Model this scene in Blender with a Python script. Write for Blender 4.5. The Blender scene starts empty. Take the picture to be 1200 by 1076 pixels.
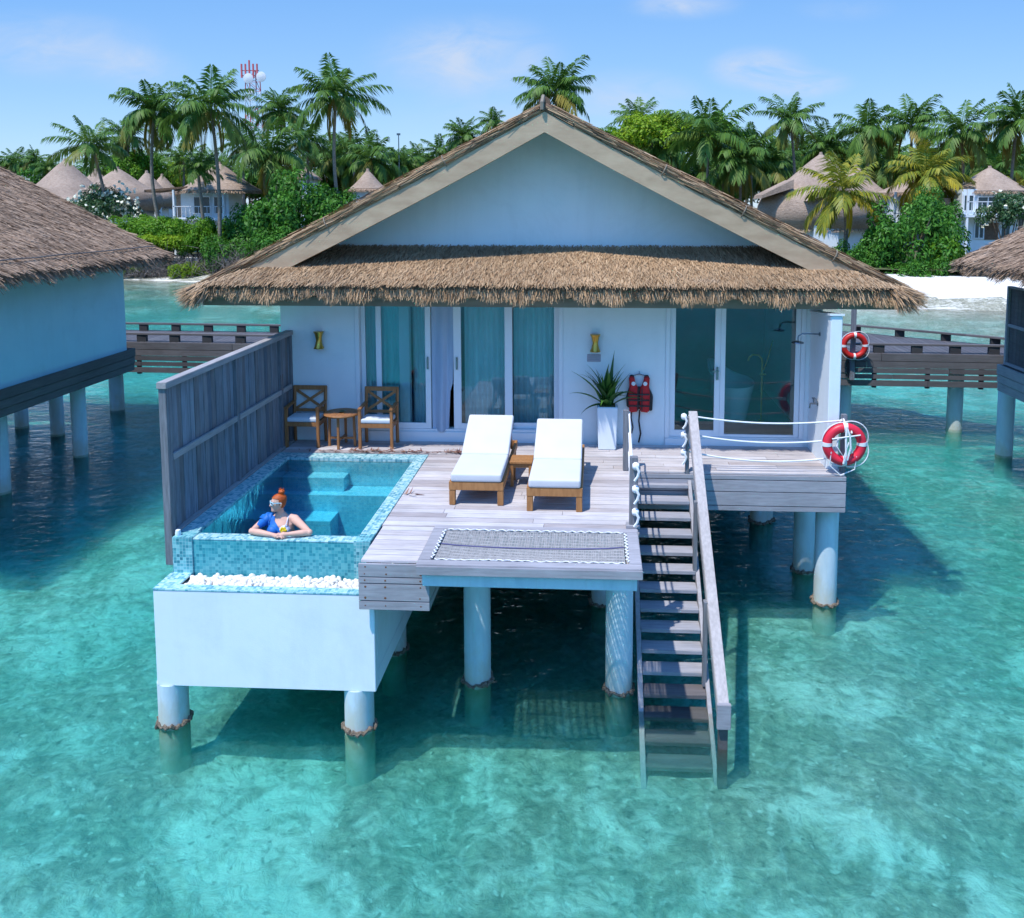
import bpy, bmesh, math, random
import numpy as np
from mathutils import Vector, Matrix
SC = bpy.context.scene
COL = SC.collection
PI = math.pi
D = 1.82          # deck level
WL = -0.20        # sea level
rng = np.random.default_rng(7)
random.seed(7)

# ------------------------------------------------------------------ camera
FPX, CPX, CPY, EYE = 1000.0, 644.0, 336.0, 5.54     # focal length, principal point (1200 px wide frame), eye height
YAW, PITCH = math.radians(3.1), math.radians(5.5)
cam = bpy.data.cameras.new('camera')
cam.sensor_width = 36.0
cam.lens = FPX / 1200.0 * 36.0
cam.shift_x = (600.0 - CPX) / 1200.0
cam.shift_y = (CPY - 538.0) / 1200.0
cam.clip_end = 3000
camo = bpy.data.objects.new('camera', cam)
camo.location = (0, 0, EYE)
camo.rotation_euler = (PI / 2 - PITCH, 0, YAW)
COL.objects.link(camo)
SC.camera = camo

def ray(x, y):
    cx = (x - CPX) / FPX; cy = (CPY - y) / FPX
    w = math.cos(PITCH) + cy * math.sin(PITCH); v = cy * math.cos(PITCH) - math.sin(PITCH)
    return (cx * math.cos(YAW) - w * math.sin(YAW), cx * math.sin(YAW) + w * math.cos(YAW), v)
def onY(x, y, Y):
    d = ray(x, y); t = Y / d[1]
    return Vector((d[0] * t, Y, EYE + d[2] * t))
def onZ(x, y, Z):
    d = ray(x, y); t = (Z - EYE) / d[2]
    return Vector((d[0] * t, d[1] * t, Z))

# ------------------------------------------------------------------ objects
def tag(o, label=None, cat=None, group=None, kind=None):
    if label: o['label'] = label
    if cat: o['category'] = cat
    if group: o['group'] = group
    if kind: o['kind'] = kind
    return o
def empty(name, loc, label, cat, group=None, rz=0):
    o = bpy.data.objects.new(name, None)
    o.empty_display_size = .1
    o.location = loc; o.rotation_euler = (0, 0, rz)
    COL.objects.link(o)
    return tag(o, label, cat, group)
def link(name, me, mat, parent=None, smooth=False):
    if mat is not None and not len(me.materials): me.materials.append(mat)
    o = bpy.data.objects.new(name, me)
    COL.objects.link(o)
    if parent is not None: o.parent = parent
    if smooth: me.shade_smooth()
    return o
def kids(o): return [c for c in bpy.data.objects if c.parent == o]
def copy_tree(o, parent=None):
    c = o.copy(); COL.objects.link(c)
    if parent is not None: c.parent = parent
    for k in kids(o): copy_tree(k, c)
    return c
def origin(p):
    v = Vector((0, 0, 0))
    while p is not None:
        v = v + Vector(p.location); p = p.parent
    return v

class MB:
    """collects shapes; build() links them as one mesh object (coordinates are world ones, moved to the parent's base)"""
    def __init__(s): s.v = []; s.f = []
    def add(s, vs, fs):
        n = len(s.v); s.v += [tuple(p) for p in vs]; s.f += [tuple(i + n for i in f) for f in fs]; return s
    def box(s, x0, y0, z0, x1, y1, z1):
        return s.add([(x0,y0,z0),(x1,y0,z0),(x1,y1,z0),(x0,y1,z0),(x0,y0,z1),(x1,y0,z1),(x1,y1,z1),(x0,y1,z1)],
                     [(0,3,2,1),(4,5,6,7),(0,1,5,4),(1,2,6,5),(2,3,7,6),(3,0,4,7)])
    def bar(s, p, q, w, h, up=(0,0,1), w2=None, h2=None):
        p = Vector(p); q = Vector(q); d = (q - p).normalized(); u = Vector(up)
        sd = d.cross(u)
        if sd.length < 1e-4: sd = d.cross(Vector((1,0,0)))
        sd.normalize(); u = sd.cross(d).normalized()
        w2 = w if w2 is None else w2; h2 = h if h2 is None else h2
        vs = [p + sd*(a*w/2) + u*(b*h/2) for a, b in ((-1,-1),(1,-1),(1,1),(-1,1))] + [q + sd*(a*w2/2) + u*(b*h2/2) for a, b in ((-1,-1),(1,-1),(1,1),(-1,1))]
        return s.add(vs, [(3,2,1,0),(4,5,6,7),(0,1,5,4),(1,2,6,5),(2,3,7,6),(3,0,4,7)])
    def tube(s, pts, r, n=8, caps=True, closed=False):
        pts = [Vector(p) for p in pts]; m = len(pts)
        rs = r if isinstance(r, (list, tuple)) else [r] * m
        base = len(s.v); prev = None
        for i, p in enumerate(pts):
            a = pts[(i-1) % m] if (closed or i > 0) else p; b = pts[(i+1) % m] if (closed or i < m-1) else p
            t = (b - a).normalized()
            if prev is None:
                prev = t.cross(Vector((0,0,1)))
                if prev.length < 1e-3: prev = t.cross(Vector((0,1,0)))
            sd = (prev - t * prev.dot(t))
            if sd.length < 1e-5: sd = t.cross(Vector((0,1,0.3)))
            sd.normalize(); prev = sd; u = t.cross(sd)
            for k in range(n):
                a_ = 2*PI*k/n
                s.v.append(tuple(p + sd*(math.cos(a_)*rs[i]) + u*(math.sin(a_)*rs[i])))
        for i in range(m if closed else m-1):
            j = (i+1) % m
            for k in range(n):
                s.f.append((base+i*n+k, base+i*n+(k+1)%n, base+j*n+(k+1)%n, base+j*n+k))
        if caps and not closed:
            s.f.append(tuple(base+k for k in range(n))[::-1]); s.f.append(tuple(base+(m-1)*n+k for k in range(n)))
        return s
    def cyl(s, x, y, z0, z1, r, n=24, r2=None):
        return s.tube([(x,y,z0),(x,y,z1)], [r, r if r2 is None else r2], n)
    def lathe(s, prof, c, n=24, axis='Z'):
        base = len(s.v); c = Vector(c)
        for r, z in prof:
            for k in range(n):
                a = 2*PI*k/n
                if axis == 'Z': q = Vector((r*math.cos(a), r*math.sin(a), z))
                elif axis == 'Y': q = Vector((r*math.cos(a), z, r*math.sin(a)))
                else: q = Vector((z, r*math.cos(a), r*math.sin(a)))
                s.v.append(tuple(c+q))
        for i in range(len(prof)-1):
            for k in range(n):
                s.f.append((base+i*n+k, base+i*n+(k+1)%n, base+(i+1)*n+(k+1)%n, base+(i+1)*n+k))
        s.f.append(tuple(base+k for k in range(n))[::-1]); s.f.append(tuple(base+(len(prof)-1)*n+k for k in range(n)))
        return s
    def prism(s, poly, axis, a, b):
        """poly: 2-D outline; extruded along axis from a to b"""
        n = len(poly)
        def P(u, w, t): return (t,u,w) if axis == 'X' else (u,t,w) if axis == 'Y' else (u,w,t)
        vs = [P(u, w, a) for u, w in poly] + [P(u, w, b) for u, w in poly]
        fs = [tuple(range(n))[::-1], tuple(range(n, 2*n))] + [(i, (i+1)%n, n+(i+1)%n, n+i) for i in range(n)]
        return s.add(vs, fs)
    def rbox(s, x0, y0, z0, x1, y1, z1, r=.03, n=3, pillow=0.0):
        """soft cushion box: rounded by superellipsoid-like sampling"""
        cx, cy, cz = (x0+x1)/2, (y0+y1)/2, (z0+z1)/2; hx, hy, hz = (x1-x0)/2, (y1-y0)/2, (z1-z0)/2
        bm = bmesh.new(); bmesh.ops.create_cube(bm, size=2)
        for v in bm.verts: v.co = Vector((v.co.x*hx, v.co.y*hy, v.co.z*hz))
        bmesh.ops.bevel(bm, geom=bm.edges[:], offset=r, segments=n, affect='EDGES', profile=.6)
        if pillow:
            big = [f for f in bm.faces if abs(f.normal.z) > .9]
            bmesh.ops.subdivide_edges(bm, edges=list({e for f in big for e in f.edges}), cuts=5, use_grid_fill=True)
            for v in bm.verts:
                k = max(0, 1-(v.co.x/hx)**2) * max(0, 1-(v.co.y/hy)**2)
                v.co.z += math.copysign(pillow*k, v.co.z)
        bm.verts.index_update()
        s.add([v.co + Vector((cx,cy,cz)) for v in bm.verts], [[v.index for v in f.verts] for f in bm.faces]); bm.free(); return s
    def xform(s, M, start=0):
        s.v = s.v[:start] + [tuple(M @ Vector(p)) for p in s.v[start:]]; return s
    def build(s, name, mat, parent=None, smooth=False, bevel=0, local=False):
        o = Vector((0,0,0)) if local else origin(parent)
        me = bpy.data.meshes.new(name)
        me.from_pydata([(p[0]-o.x, p[1]-o.y, p[2]-o.z) for p in s.v], [], s.f)
        bm = bmesh.new(); bm.from_mesh(me)
        bmesh.ops.recalc_face_normals(bm, faces=bm.faces)
        if bevel: bmesh.ops.bevel(bm, geom=bm.edges[:], offset=bevel, segments=2, affect='EDGES', clamp_overlap=True)
        bm.to_mesh(me); bm.free()
        ob = link(name, me, mat, parent)
        if smooth:
            me.shade_smooth(); me.set_sharp_from_angle(angle=math.radians(40))
        return ob

def npmesh(name, V, k, parent=None, mat=None, attr=None, local=False):
    """V: (N*k,3) vertices, k per face"""
    V = np.asarray(V, dtype=np.float64)
    if not local:
        o = origin(parent); V = V - np.array(o)
    n = len(V); nf = n // k
    me = bpy.data.meshes.new(name)
    me.vertices.add(n); me.loops.add(n); me.polygons.add(nf)
    me.vertices.foreach_set('co', V.astype(np.float32).ravel())
    me.loops.foreach_set('vertex_index', np.arange(n, dtype=np.int32))
    me.polygons.foreach_set('loop_start', np.arange(0, n, k, dtype=np.int32))
    me.update(calc_edges=True); me.validate()
    if attr is not None:
        a = me.attributes.new('age', 'FLOAT', 'POINT'); a.data.foreach_set('value', np.asarray(attr, dtype=np.float32))
    return link(name, me, mat, parent)
def strands(P, Dv, S, L, W, tip=.35, sag=0.0):
    """thin tapering blades: roots P, directions Dv, side vectors S, lengths L, widths W -> (N*4,3)"""
    L = L[:, None]; W = W[:, None]
    E = P + Dv * L; E[:, 2] -= (sag * L[:, 0] if np.isscalar(sag) else sag * L[:, 0])
    V = np.stack([P - S*W/2, P + S*W/2, E + S*W*tip/2, E - S*W*tip/2], axis=1)
    return V.reshape(-1, 3)
def unit(a): return a / np.maximum(np.linalg.norm(a, axis=-1, keepdims=True), 1e-9)

# ------------------------------------------------------------------ materials
class N:
    def __init__(s, name):
        s.m = bpy.data.materials.new(name); s.m.use_nodes = True
        s.t = s.m.node_tree; s.t.nodes.clear(); s.out = s.new('ShaderNodeOutputMaterial')
    def new(s, ty, **kw):
        n = s.t.nodes.new(ty)
        for k, v in kw.items(): setattr(n, k, v)
        return n
    def l(s, a, b): s.t.links.new(a, b)
    def val(s, sock, v):
        if isinstance(v, bpy.types.NodeSocket): s.l(v, sock)
        else: sock.default_value = v
    def coord(s, scale=(1,1,1), which='Object'):
        tc = s.new('ShaderNodeTexCoord'); mp = s.new('ShaderNodeMapping'); mp.inputs['Scale'].default_value = scale
        s.l(tc.outputs[which], mp.inputs['Vector']); return mp.outputs[0]
    def noise(s, vec, scale=5, detail=4, rough=.55, dist=0):
        n = s.new('ShaderNodeTexNoise'); n.inputs['Scale'].default_value = scale; n.inputs['Detail'].default_value = detail
        n.inputs['Roughness'].default_value = rough; n.inputs['Distortion'].default_value = dist
        s.l(vec, n.inputs['Vector']); return n.outputs['Fac']
    def ramp(s, fac, stops, interp='LINEAR'):
        r = s.new('ShaderNodeValToRGB'); r.color_ramp.interpolation = interp
        while len(r.color_ramp.elements) < len(stops): r.color_ramp.elements.new(.5)
        for e, (p, c) in zip(r.color_ramp.elements, stops):
            e.position = p; e.color = (*c, 1) if hasattr(c, '__len__') else (c, c, c, 1)
        s.val(r.inputs['Fac'], fac); return r.outputs['Color']
    def mix(s, a, b, fac=.5, mode='MIX'):
        n = s.new('ShaderNodeMix', data_type='RGBA', blend_type=mode)
        for i, v in ((6, a), (7, b)):
            if isinstance(v, bpy.types.NodeSocket): s.l(v, n.inputs[i])
            else: n.inputs[i].default_value = (*v, 1) if hasattr(v, '__len__') else (v, v, v, 1)
        s.val(n.inputs[0], fac); return n.outputs[2]
    def math(s, op, a, b=0.0, c=None):
        n = s.new('ShaderNodeMath', operation=op); s.val(n.inputs[0], a); s.val(n.inputs[1], b)
        if c is not None: s.val(n.inputs[2], c)
        return n.outputs[0]
    def bump(s, h, strength=.3, dist=.02):
        b = s.new('ShaderNodeBump'); b.inputs['Strength'].default_value = strength; b.inputs['Distance'].default_value = dist
        s.l(h, b.inputs['Height']); return b.outputs['Normal']
    def island(s): return s.new('ShaderNodeNewGeometry').outputs['Random Per Island']
    def bsdf(s, color, rough=.6, metallic=0, normal=None, spec=.5, **kw):
        b = s.new('ShaderNodeBsdfPrincipled')
        if isinstance(color, bpy.types.NodeSocket): s.l(color, b.inputs['Base Color'])
        else: b.inputs['Base Color'].default_value = (*color, 1)
        s.val(b.inputs['Roughness'], rough); b.inputs['Metallic'].default_value = metallic
        b.inputs['Specular IOR Level'].default_value = spec
        if normal is not None: s.l(normal, b.inputs['Normal'])
        return b.outputs[0]
    def done(s, surf, vol=None):
        s.l(surf, s.out.inputs['Surface'])
        if vol is not None: s.l(vol, s.out.inputs['Volume'])
        return s.m

def simple(name, c1, c2=None, scale=6, rough=.6, bump=0, bscale=None, stretch=(1,1,1), metallic=0, spec=.4, detail=5):
    n = N(name); v = n.coord(stretch); f = n.noise(v, scale, detail)
    c2 = c2 or tuple(x*.82 for x in c1)
    col = n.ramp(f, [(.32, c1), (.68, c2)])
    nm = n.bump(n.noise(v, bscale or scale*4, 5), bump, .01) if bump else None
    return n.done(n.bsdf(col, rough, metallic, nm, spec))
def plaster(name, c1, c2, rough=.65):
    """painted render: soft blotches, faint run marks, trowel unevenness"""
    n = N(name); v = n.coord(); f = n.noise(v, 1.7, 6, .6)
    col = n.ramp(f, [(.3, c1), (.7, c2)])
    run = n.noise(n.coord((3.1, 3.1, .5)), 1.0, 7, .7, .25)
    col = n.mix(col, n.ramp(run, [(.28, .90), (.50, 1.0)]), .5, 'MULTIPLY')
    dirt = n.noise(n.coord((1, 1, 1)), .55, 7, .7, .6)
    col = n.mix(col, n.ramp(dirt, [(.32, (.90, .91, .90)), (.48, (1, 1, 1))]), .8, 'MULTIPLY')
    h = n.math('ADD', n.noise(v, 90, 3), n.math('MULTIPLY', n.noise(v, 5, 4), 1.6))
    return n.done(n.bsdf(col, rough, 0, n.bump(h, .16, .01), .35))
def planks(name, cols, stretch=(1,1,1), rough=.75, scale=9, bump=.25, lo=.72):
    """weathered boards: every board (mesh island) its own tone, streaks along the grain"""
    n = N(name); v = n.coord(stretch)
    k = len(cols); base = n.ramp(n.island(), [((i+.5)/k, c) for i, c in enumerate(cols)])
    gr = n.noise(v, scale, 6, .65, .3)
    col = n.mix(base, n.ramp(gr, [(.3, lo), (.62, 1.0)]), 1, 'MULTIPLY')
    st = n.noise(n.coord((1,1,1)), 1.3, 4)
    col = n.mix(col, n.ramp(st, [(.35, .84), (.6, 1.0)]), 1, 'MULTIPLY')
    return n.done(n.bsdf(col, rough, 0, n.bump(gr, bump, .006), .3))

def thatch_mat(name, cols, under=False):
    n = N(name)
    k = len(cols); r = n.island()
    base = n.ramp(r, [((i+.5)/k, c) for i, c in enumerate(cols)])
    big = n.noise(n.coord(), .9, 5, .65)
    col = n.mix(base, n.ramp(big, [(.32, .70), (.62, 1.0)]), 1, 'MULTIPLY')
    old = n.noise(n.coord((1.7, 1.7, 1.7)), .8, 5, .7, .5)
    col = n.mix(col, (.42, .385, .35), n.ramp(old, [(.58, 0.0), (.80, .30)]))
    return n.done(n.bsdf(col, .85, 0, None, .15))

M = {}
M['thatch'] = thatch_mat('thatch reed', [(.29,.175,.095),(.46,.31,.185),(.54,.375,.235),(.38,.245,.14),(.60,.435,.28),(.43,.29,.17)])
M['thatch_old'] = thatch_mat('weathered thatch reed', [(.24,.16,.11),(.38,.265,.19),(.46,.335,.245),(.31,.215,.15),(.52,.385,.285),(.36,.25,.175)])
M['thatch_base'] = simple('thatch layer', (.19,.12,.08), (.11,.07,.05), 7, .9, .6, 60, (1,1,1))
n = N('far thatch'); v = n.coord((2.2,2.2,7)); f = n.noise(v, 2.0, 9, .75, .6)
M['thatch_far'] = n.done(n.bsdf(n.mix(n.ramp(f, [(.3,(.30,.215,.165)),(.5,(.44,.335,.265)),(.72,(.56,.44,.355))]), n.ramp(n.noise(n.coord(),.5,3),[(.35,.74),(.65,1.0)]), 1, 'MULTIPLY'), .9, 0, n.bump(f, .8, .16), .1))
M['paint'] = plaster('pale blue-white render', (.79,.86,.895), (.745,.825,.87))
M['paint_white'] = plaster('white render', (.80,.86,.91), (.75,.82,.88))
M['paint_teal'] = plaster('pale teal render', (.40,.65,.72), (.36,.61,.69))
M['frame'] = simple('white door frame', (.78,.83,.88), (.74,.80,.86), 3, .35)
GREY = [(.36,.325,.335),(.50,.47,.48),(.43,.40,.415),(.57,.54,.56),(.38,.335,.335),(.53,.51,.53)]
M['deck'] = planks('weathered deck boards', [tuple(c*1.14 for c in g) for g in GREY], (.5,5,5), .7, 6)
M['grey_x'] = planks('grey timber lengthwise', [(.33,.33,.37),(.40,.39,.43),(.36,.36,.40)], (.5,6,6), .75, 6)
M['grey_y'] = planks('grey timber along depth', [(.36,.34,.35),(.43,.41,.42),(.39,.375,.385)], (6,.5,6), .75, 6)
M['grey_z'] = planks('grey upright timber', [(.15,.18,.23),(.29,.33,.39),(.20,.215,.25),(.37,.40,.46),(.21,.205,.22),(.26,.305,.37)], (6,6,.45), .8, 6, .4, .55)
M['grey_rail'] = planks('pale grey handrail', [(.42,.385,.385),(.47,.44,.44)], (5,.6,5), .75, 6)
M['brown_x'] = planks('dark brown boards', [(.115,.105,.11),(.15,.14,.145),(.13,.12,.125),(.175,.16,.165)], (.5,6,6), .75, 5)
M['brown_y'] = planks('dark grey-brown boards', [(.115,.105,.105),(.15,.135,.135),(.13,.12,.12)], (6,.5,6), .75, 5)
M['jetty'] = planks('jetty deck boards', [(.10,.10,.115),(.13,.13,.145),(.115,.11,.125)], (5,.5,5), .75, 4)
M['teak'] = simple('oiled teak', (.42,.205,.075), (.30,.135,.045), 5, .5, .15, 30, (6,6,1.2))
M['teak_dark'] = simple('brown teak', (.40,.185,.07), (.26,.115,.045), 5, .5, .15, 30, (6,6,1.2))
M['barge'] = simple('pale timber board', (.52,.39,.26), (.40,.28,.18), 2.2, .7, .2, 20, (1,3,3))
M['beam'] = simple('olive timber beam', (.26,.225,.175), (.20,.17,.13), 3, .7, .15, 20, (.6,4,4))
M['cushion'] = simple('white outdoor fabric', (.58,.60,.63), (.55,.57,.605), 4, .9, .1, 200)
M['seatpad'] = simple('pale grey seat fabric', (.62,.68,.74), (.55,.61,.68), 8, .9, .1, 200)
M['brass'] = simple('brass', (.70,.45,.10), (.55,.33,.07), 6, .3, .05, 40, metallic=1)
M['chrome'] = simple('dark chrome', (.25,.27,.30), (.18,.2,.22), 6, .25, metallic=1)
M['rope'] = simple('white rope', (.80,.81,.83), (.70,.72,.76), 30, .8, .5, 60)
M['ring'] = simple('life ring orange red', (.74,.028,.055), (.66,.02,.05), 5, .4)
M['ring_red'] = simple('life ring dark red', (.56,.02,.015), (.48,.015,.012), 5, .45)
M['band'] = simple('white reflective band', (.8,.8,.82), (.72,.73,.76), 8, .5)
n = N('concrete column'); v = n.coord((1,1,.35)); f = n.noise(v, 5, 6, .6)
ps = n.new('ShaderNodeSeparateXYZ'); n.l(n.new('ShaderNodeNewGeometry').outputs['Position'], ps.inputs[0])
tide = n.math('SUBTRACT', n.math('MULTIPLY', n.noise(n.coord((3,3,1.2)), 2.2, 5, .65), 1.25), n.math('MULTIPLY', n.math('ADD', ps.outputs[2], .2), 1.1))
runs = n.ramp(n.noise(n.coord((9,9,.5)), 1.0, 5, .6), [(.55, 0.0), (.75, .30)])
cc = n.mix(n.ramp(f, [(.3,(.48,.61,.68)),(.55,(.58,.70,.76)),(.75,(.53,.65,.71))]), (.50,.50,.40), n.ramp(tide, [(.10, 0.0), (.60, .75)]))
cc = n.mix(cc, (.34,.36,.33), runs)
M['column'] = n.done(n.bsdf(cc, .7, 0, n.bump(n.noise(n.coord(), 40, 4), .2, .008), .3))
M['column_wet'] = simple('algae stained concrete', (.38,.46,.40), (.24,.30,.20), 6, .6, .4, 30)
M['collar'] = simple('barnacle crust', (.10,.075,.055), (.25,.20,.15), 40, .9, .9, 90)
M['planter'] = simple('white planter', (.75,.82,.88), (.70,.78,.85), 4, .5)
M['red_fab'] = simple('red nylon', (.55,.02,.025), (.42,.015,.02), 20, .7)
M['black_fab'] = simple('black nylon', (.012,.012,.016), (.03,.03,.035), 20, .6)
M['pebble'] = simple('white pebbles', (.78,.77,.75), (.62,.60,.57), 20, .7)
M['plaque'] = simple('pink grey plaque', (.42,.38,.44), (.36,.33,.39), 60, .5)
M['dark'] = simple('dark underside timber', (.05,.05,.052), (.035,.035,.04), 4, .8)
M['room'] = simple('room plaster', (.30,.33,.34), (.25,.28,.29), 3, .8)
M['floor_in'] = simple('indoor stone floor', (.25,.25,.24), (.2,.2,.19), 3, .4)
M['enamel'] = simple('white enamel', (.8,.85,.88), (.76,.82,.86), 3, .2)
M['rust'] = simple('rust', (.22,.09,.04), (.12,.05,.03), 30, .8)
M['skin'] = simple('skin', (.66,.40,.31), (.60,.35,.27), 8, .55)
M['hair'] = simple('copper red hair', (.50,.10,.012), (.33,.055,.008), 20, .45, .5, 60, (1,1,6))
M['swim_blue'] = simple('blue swimsuit', (.01,.16,.55), (.008,.11,.42), 12, .6)
M['swim_pale'] = simple('white patterned bikini', (.72,.75,.82), (.35,.45,.70), 30, .7)
M['yellow'] = simple('yellow flower fabric', (.80,.60,.02), (.68,.46,.02), 20, .7)
M['glasses'] = simple('pale blue plastic', (.50,.72,.80), (.45,.68,.78), 6, .3)
M['lens'] = simple('dark lens', (.02,.03,.07), (.015,.02,.05), 6, .12)

# mosaic tile: small squares with their own tone, thin grout lines
def mosaic(name, cols, grout, s=.036, rough=.25):
    n = N(name); tc = n.new('ShaderNodeTexCoord'); ge = n.new('ShaderNodeNewGeometry')
    vm = n.new('ShaderNodeVectorMath', operation='MULTIPLY_ADD'); n.l(tc.outputs['Object'], vm.inputs[0])
    vm.inputs[1].default_value = (1/s,)*3; vm.inputs[2].default_value = (.37,.41,.43)
    fl = n.new('ShaderNodeVectorMath', operation='FLOOR'); n.l(vm.outputs[0], fl.inputs[0])
    fr = n.new('ShaderNodeVectorMath', operation='FRACTION'); n.l(vm.outputs[0], fr.inputs[0])
    wn = n.new('ShaderNodeTexWhiteNoise', noise_dimensions='3D'); n.l(fl.outputs[0], wn.inputs['Vector'])
    big = n.noise(n.coord(), 4.5, 3)
    f = n.math('ADD', n.math('MULTIPLY', wn.outputs['Value'], .62), n.math('MULTIPLY', big, .38))
    k = len(cols); col = n.ramp(f, [(.12 + .76*i/(k-1), c) for i, c in enumerate(cols)])
    sx = n.new('ShaderNodeSeparateXYZ'); n.l(fr.outputs[0], sx.inputs[0])
    sn = n.new('ShaderNodeSeparateXYZ'); n.l(ge.outputs['True Normal'], sn.inputs[0])
    g = None
    for i in range(3):
        d = n.math('ABSOLUTE', n.math('SUBTRACT', sx.outputs[i], .5))
        m = n.math('MULTIPLY', n.math('GREATER_THAN', d, .455), n.math('LESS_THAN', n.math('ABSOLUTE', sn.outputs[i]), .5))
        g = m if g is None else n.math('MAXIMUM', g, m)
    col = n.mix(col, grout, n.math('MULTIPLY', g, .75))
    return n.done(n.bsdf(col, rough, 0, None, .5))
M['tile'] = mosaic('blue green mosaic', [(.03,.17,.23),(.06,.28,.34),(.12,.40,.45),(.20,.50,.54),(.36,.62,.64)], (.42,.62,.65))
M['tile_wall'] = mosaic('turquoise mosaic wall', [(.02,.20,.26),(.035,.27,.33),(.055,.33,.39),(.09,.39,.44),(.14,.44,.47)], (.13,.42,.47))
M['tile_rim'] = mosaic('pale blue mosaic rim', [(.05,.22,.30),(.14,.38,.45),(.27,.52,.57),(.40,.62,.66),(.50,.70,.72)], (.52,.68,.70))
M['tile_in'] = mosaic('pool lining mosaic', [(.09,.54,.72),(.14,.62,.79),(.20,.69,.84),(.26,.75,.88)], (.30,.70,.83))

# water: clear, tinted by its own depth, mirror-like at grazing angles
def water_mat(name, absorb, density, waves, rough=.03, tint=(1,1,1), ior=1.33, scat=None, refr=None):
    n = N(name); h = None
    for sc, stretch, amp, dist in waves:
        f = n.noise(n.coord(stretch), sc, 4, .55, dist); f = n.math('MULTIPLY', f, amp)
        h = f if h is None else n.math('ADD', h, f)
    nm = n.bump(h, 1.0, 1.0)
    fr = n.new('ShaderNodeFresnel'); fr.inputs['IOR'].default_value = ior; n.l(nm, fr.inputs['Normal'])
    tr = n.new('ShaderNodeBsdfTransparent'); tr.inputs['Color'].default_value = (*tint, 1)
    gl = n.new('ShaderNodeBsdfGlossy'); gl.inputs['Roughness'].default_value = rough; n.l(nm, gl.inputs['Normal'])
    under = tr.outputs[0]
    if refr:
        rf = n.new('ShaderNodeBsdfRefraction'); rf.inputs['IOR'].default_value = refr[1]; rf.inputs['Roughness'].default_value = 0; n.l(nm, rf.inputs['Normal'])
        m2 = n.new('ShaderNodeMixShader'); m2.inputs[0].default_value = refr[0]; n.l(under, m2.inputs[1]); n.l(rf.outputs[0], m2.inputs[2]); under = m2.outputs[0]
    mx = n.new('ShaderNodeMixShader'); n.l(fr.outputs[0], mx.inputs[0]); n.l(under, mx.inputs[1]); n.l(gl.outputs[0], mx.inputs[2])
    va = n.new('ShaderNodeVolumeAbsorption'); va.inputs['Color'].default_value = (*absorb, 1); va.inputs['Density'].default_value = density
    vol = va.outputs[0]
    if scat:
        vs_ = n.new('ShaderNodeVolumeScatter'); vs_.inputs['Color'].default_value = (*scat[0], 1); vs_.inputs['Density'].default_value = scat[1]; vs_.inputs['Anisotropy'].default_value = .3
        ad = n.new('ShaderNodeAddShader'); n.l(vol, ad.inputs[0]); n.l(vs_.outputs[0], ad.inputs[1]); vol = ad.outputs[0]
    return n.done(mx.outputs[0], vol)
M['sea'] = water_mat('sea water', (.0,.97,.985), 1.02, [(1.1,(1,1.9,1),.035,.4),(3.4,(1,1.9,1),.018,.6),(9.5,(1,1.6,1),.006,.3)], .04, scat=((.15,.93,.97), .26), refr=(.20, 1.14), ior=1.24)
M['pool_water'] = water_mat('pool water', (.0,.87,.99), .48, [(2.6,(1,1.5,1),.016,.5),(8,(1,1.4,1),.007,.4)], .03, refr=(.10, 1.1))
def glass_mat(name, tint, refl=1.0):
    n = N(name); tr = n.new('ShaderNodeBsdfTransparent'); tr.inputs['Color'].default_value = (*tint, 1)
    gl = n.new('ShaderNodeBsdfGlossy'); gl.inputs['Roughness'].default_value = .02; gl.inputs['Color'].default_value = (.85,.95,1,1)
    lw = n.new('ShaderNodeFresnel'); lw.inputs['IOR'].default_value = 1.5
    mx = n.new('ShaderNodeMixShader'); n.l(n.math('MULTIPLY', lw.outputs[0], refl), mx.inputs[0]); n.l(tr.outputs[0], mx.inputs[1]); n.l(gl.outputs[0], mx.inputs[2])
    return n.done(mx.outputs[0])
M['glass'] = glass_mat('teal tinted glass', (.80,.95,.96), 1.3)
M['glass_dark'] = glass_mat('smoky tinted glass', (.74,.88,.90), 1.3)
n = N('curtain voile'); f = n.noise(n.coord((1,1,.1)), 14, 3)
M['curtain'] = n.done(n.bsdf(n.ramp(f, [(.35,(.62,.72,.76)),(.65,(.78,.84,.87))]), .9, 0, None, .1))
M['curtain_out'] = simple('pale blue curtain', (.42,.52,.66), (.36,.46,.60), 10, .9, .1, 80, (1,1,.2))

def leaf_mat(name, cols, trans=.25, rough=.45, age=None, spec=.4):
    n = N(name); k = len(cols)
    col = n.ramp(n.island(), [((i+.5)/k, c) for i, c in enumerate(cols)])
    if age:
        at = n.new('ShaderNodeAttribute'); at.attribute_name = 'age'
        col = n.mix(col, age, n.ramp(at.outputs['Fac'], [(.35, 0.0), (1.0, 1.0)]))
    b = n.bsdf(col, rough, 0, None, spec)
    t = n.new('ShaderNodeBsdfTranslucent'); n.l(col, t.inputs['Color'])
    mx = n.new('ShaderNodeMixShader'); mx.inputs[0].default_value = trans; n.l(b, mx.inputs[1]); n.l(t.outputs[0], mx.inputs[2])
    return n.done(mx.outputs[0])
M['palm'] = leaf_mat('palm leaflets', [(.055,.135,.02),(.095,.20,.03),(.13,.235,.04),(.075,.165,.03)], .3, .5, (.34,.25,.05), .25)
M['palm_y'] = leaf_mat('yellowing palm leaflets', [(.14,.19,.02),(.25,.26,.025),(.34,.31,.03),(.17,.21,.03)], .25, .45, (.55,.40,.03), .25)
M['leaf_dark'] = leaf_mat('dark glossy leaves', [(.03,.12,.016),(.05,.17,.02),(.07,.22,.025),(.11,.29,.035)], .3, .5, None, .25)
M['leaf_bright'] = leaf_mat('bright green leaves', [(.08,.22,.014),(.13,.30,.018),(.18,.36,.022),(.10,.25,.018)], .35, .5, None, .25)
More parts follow.
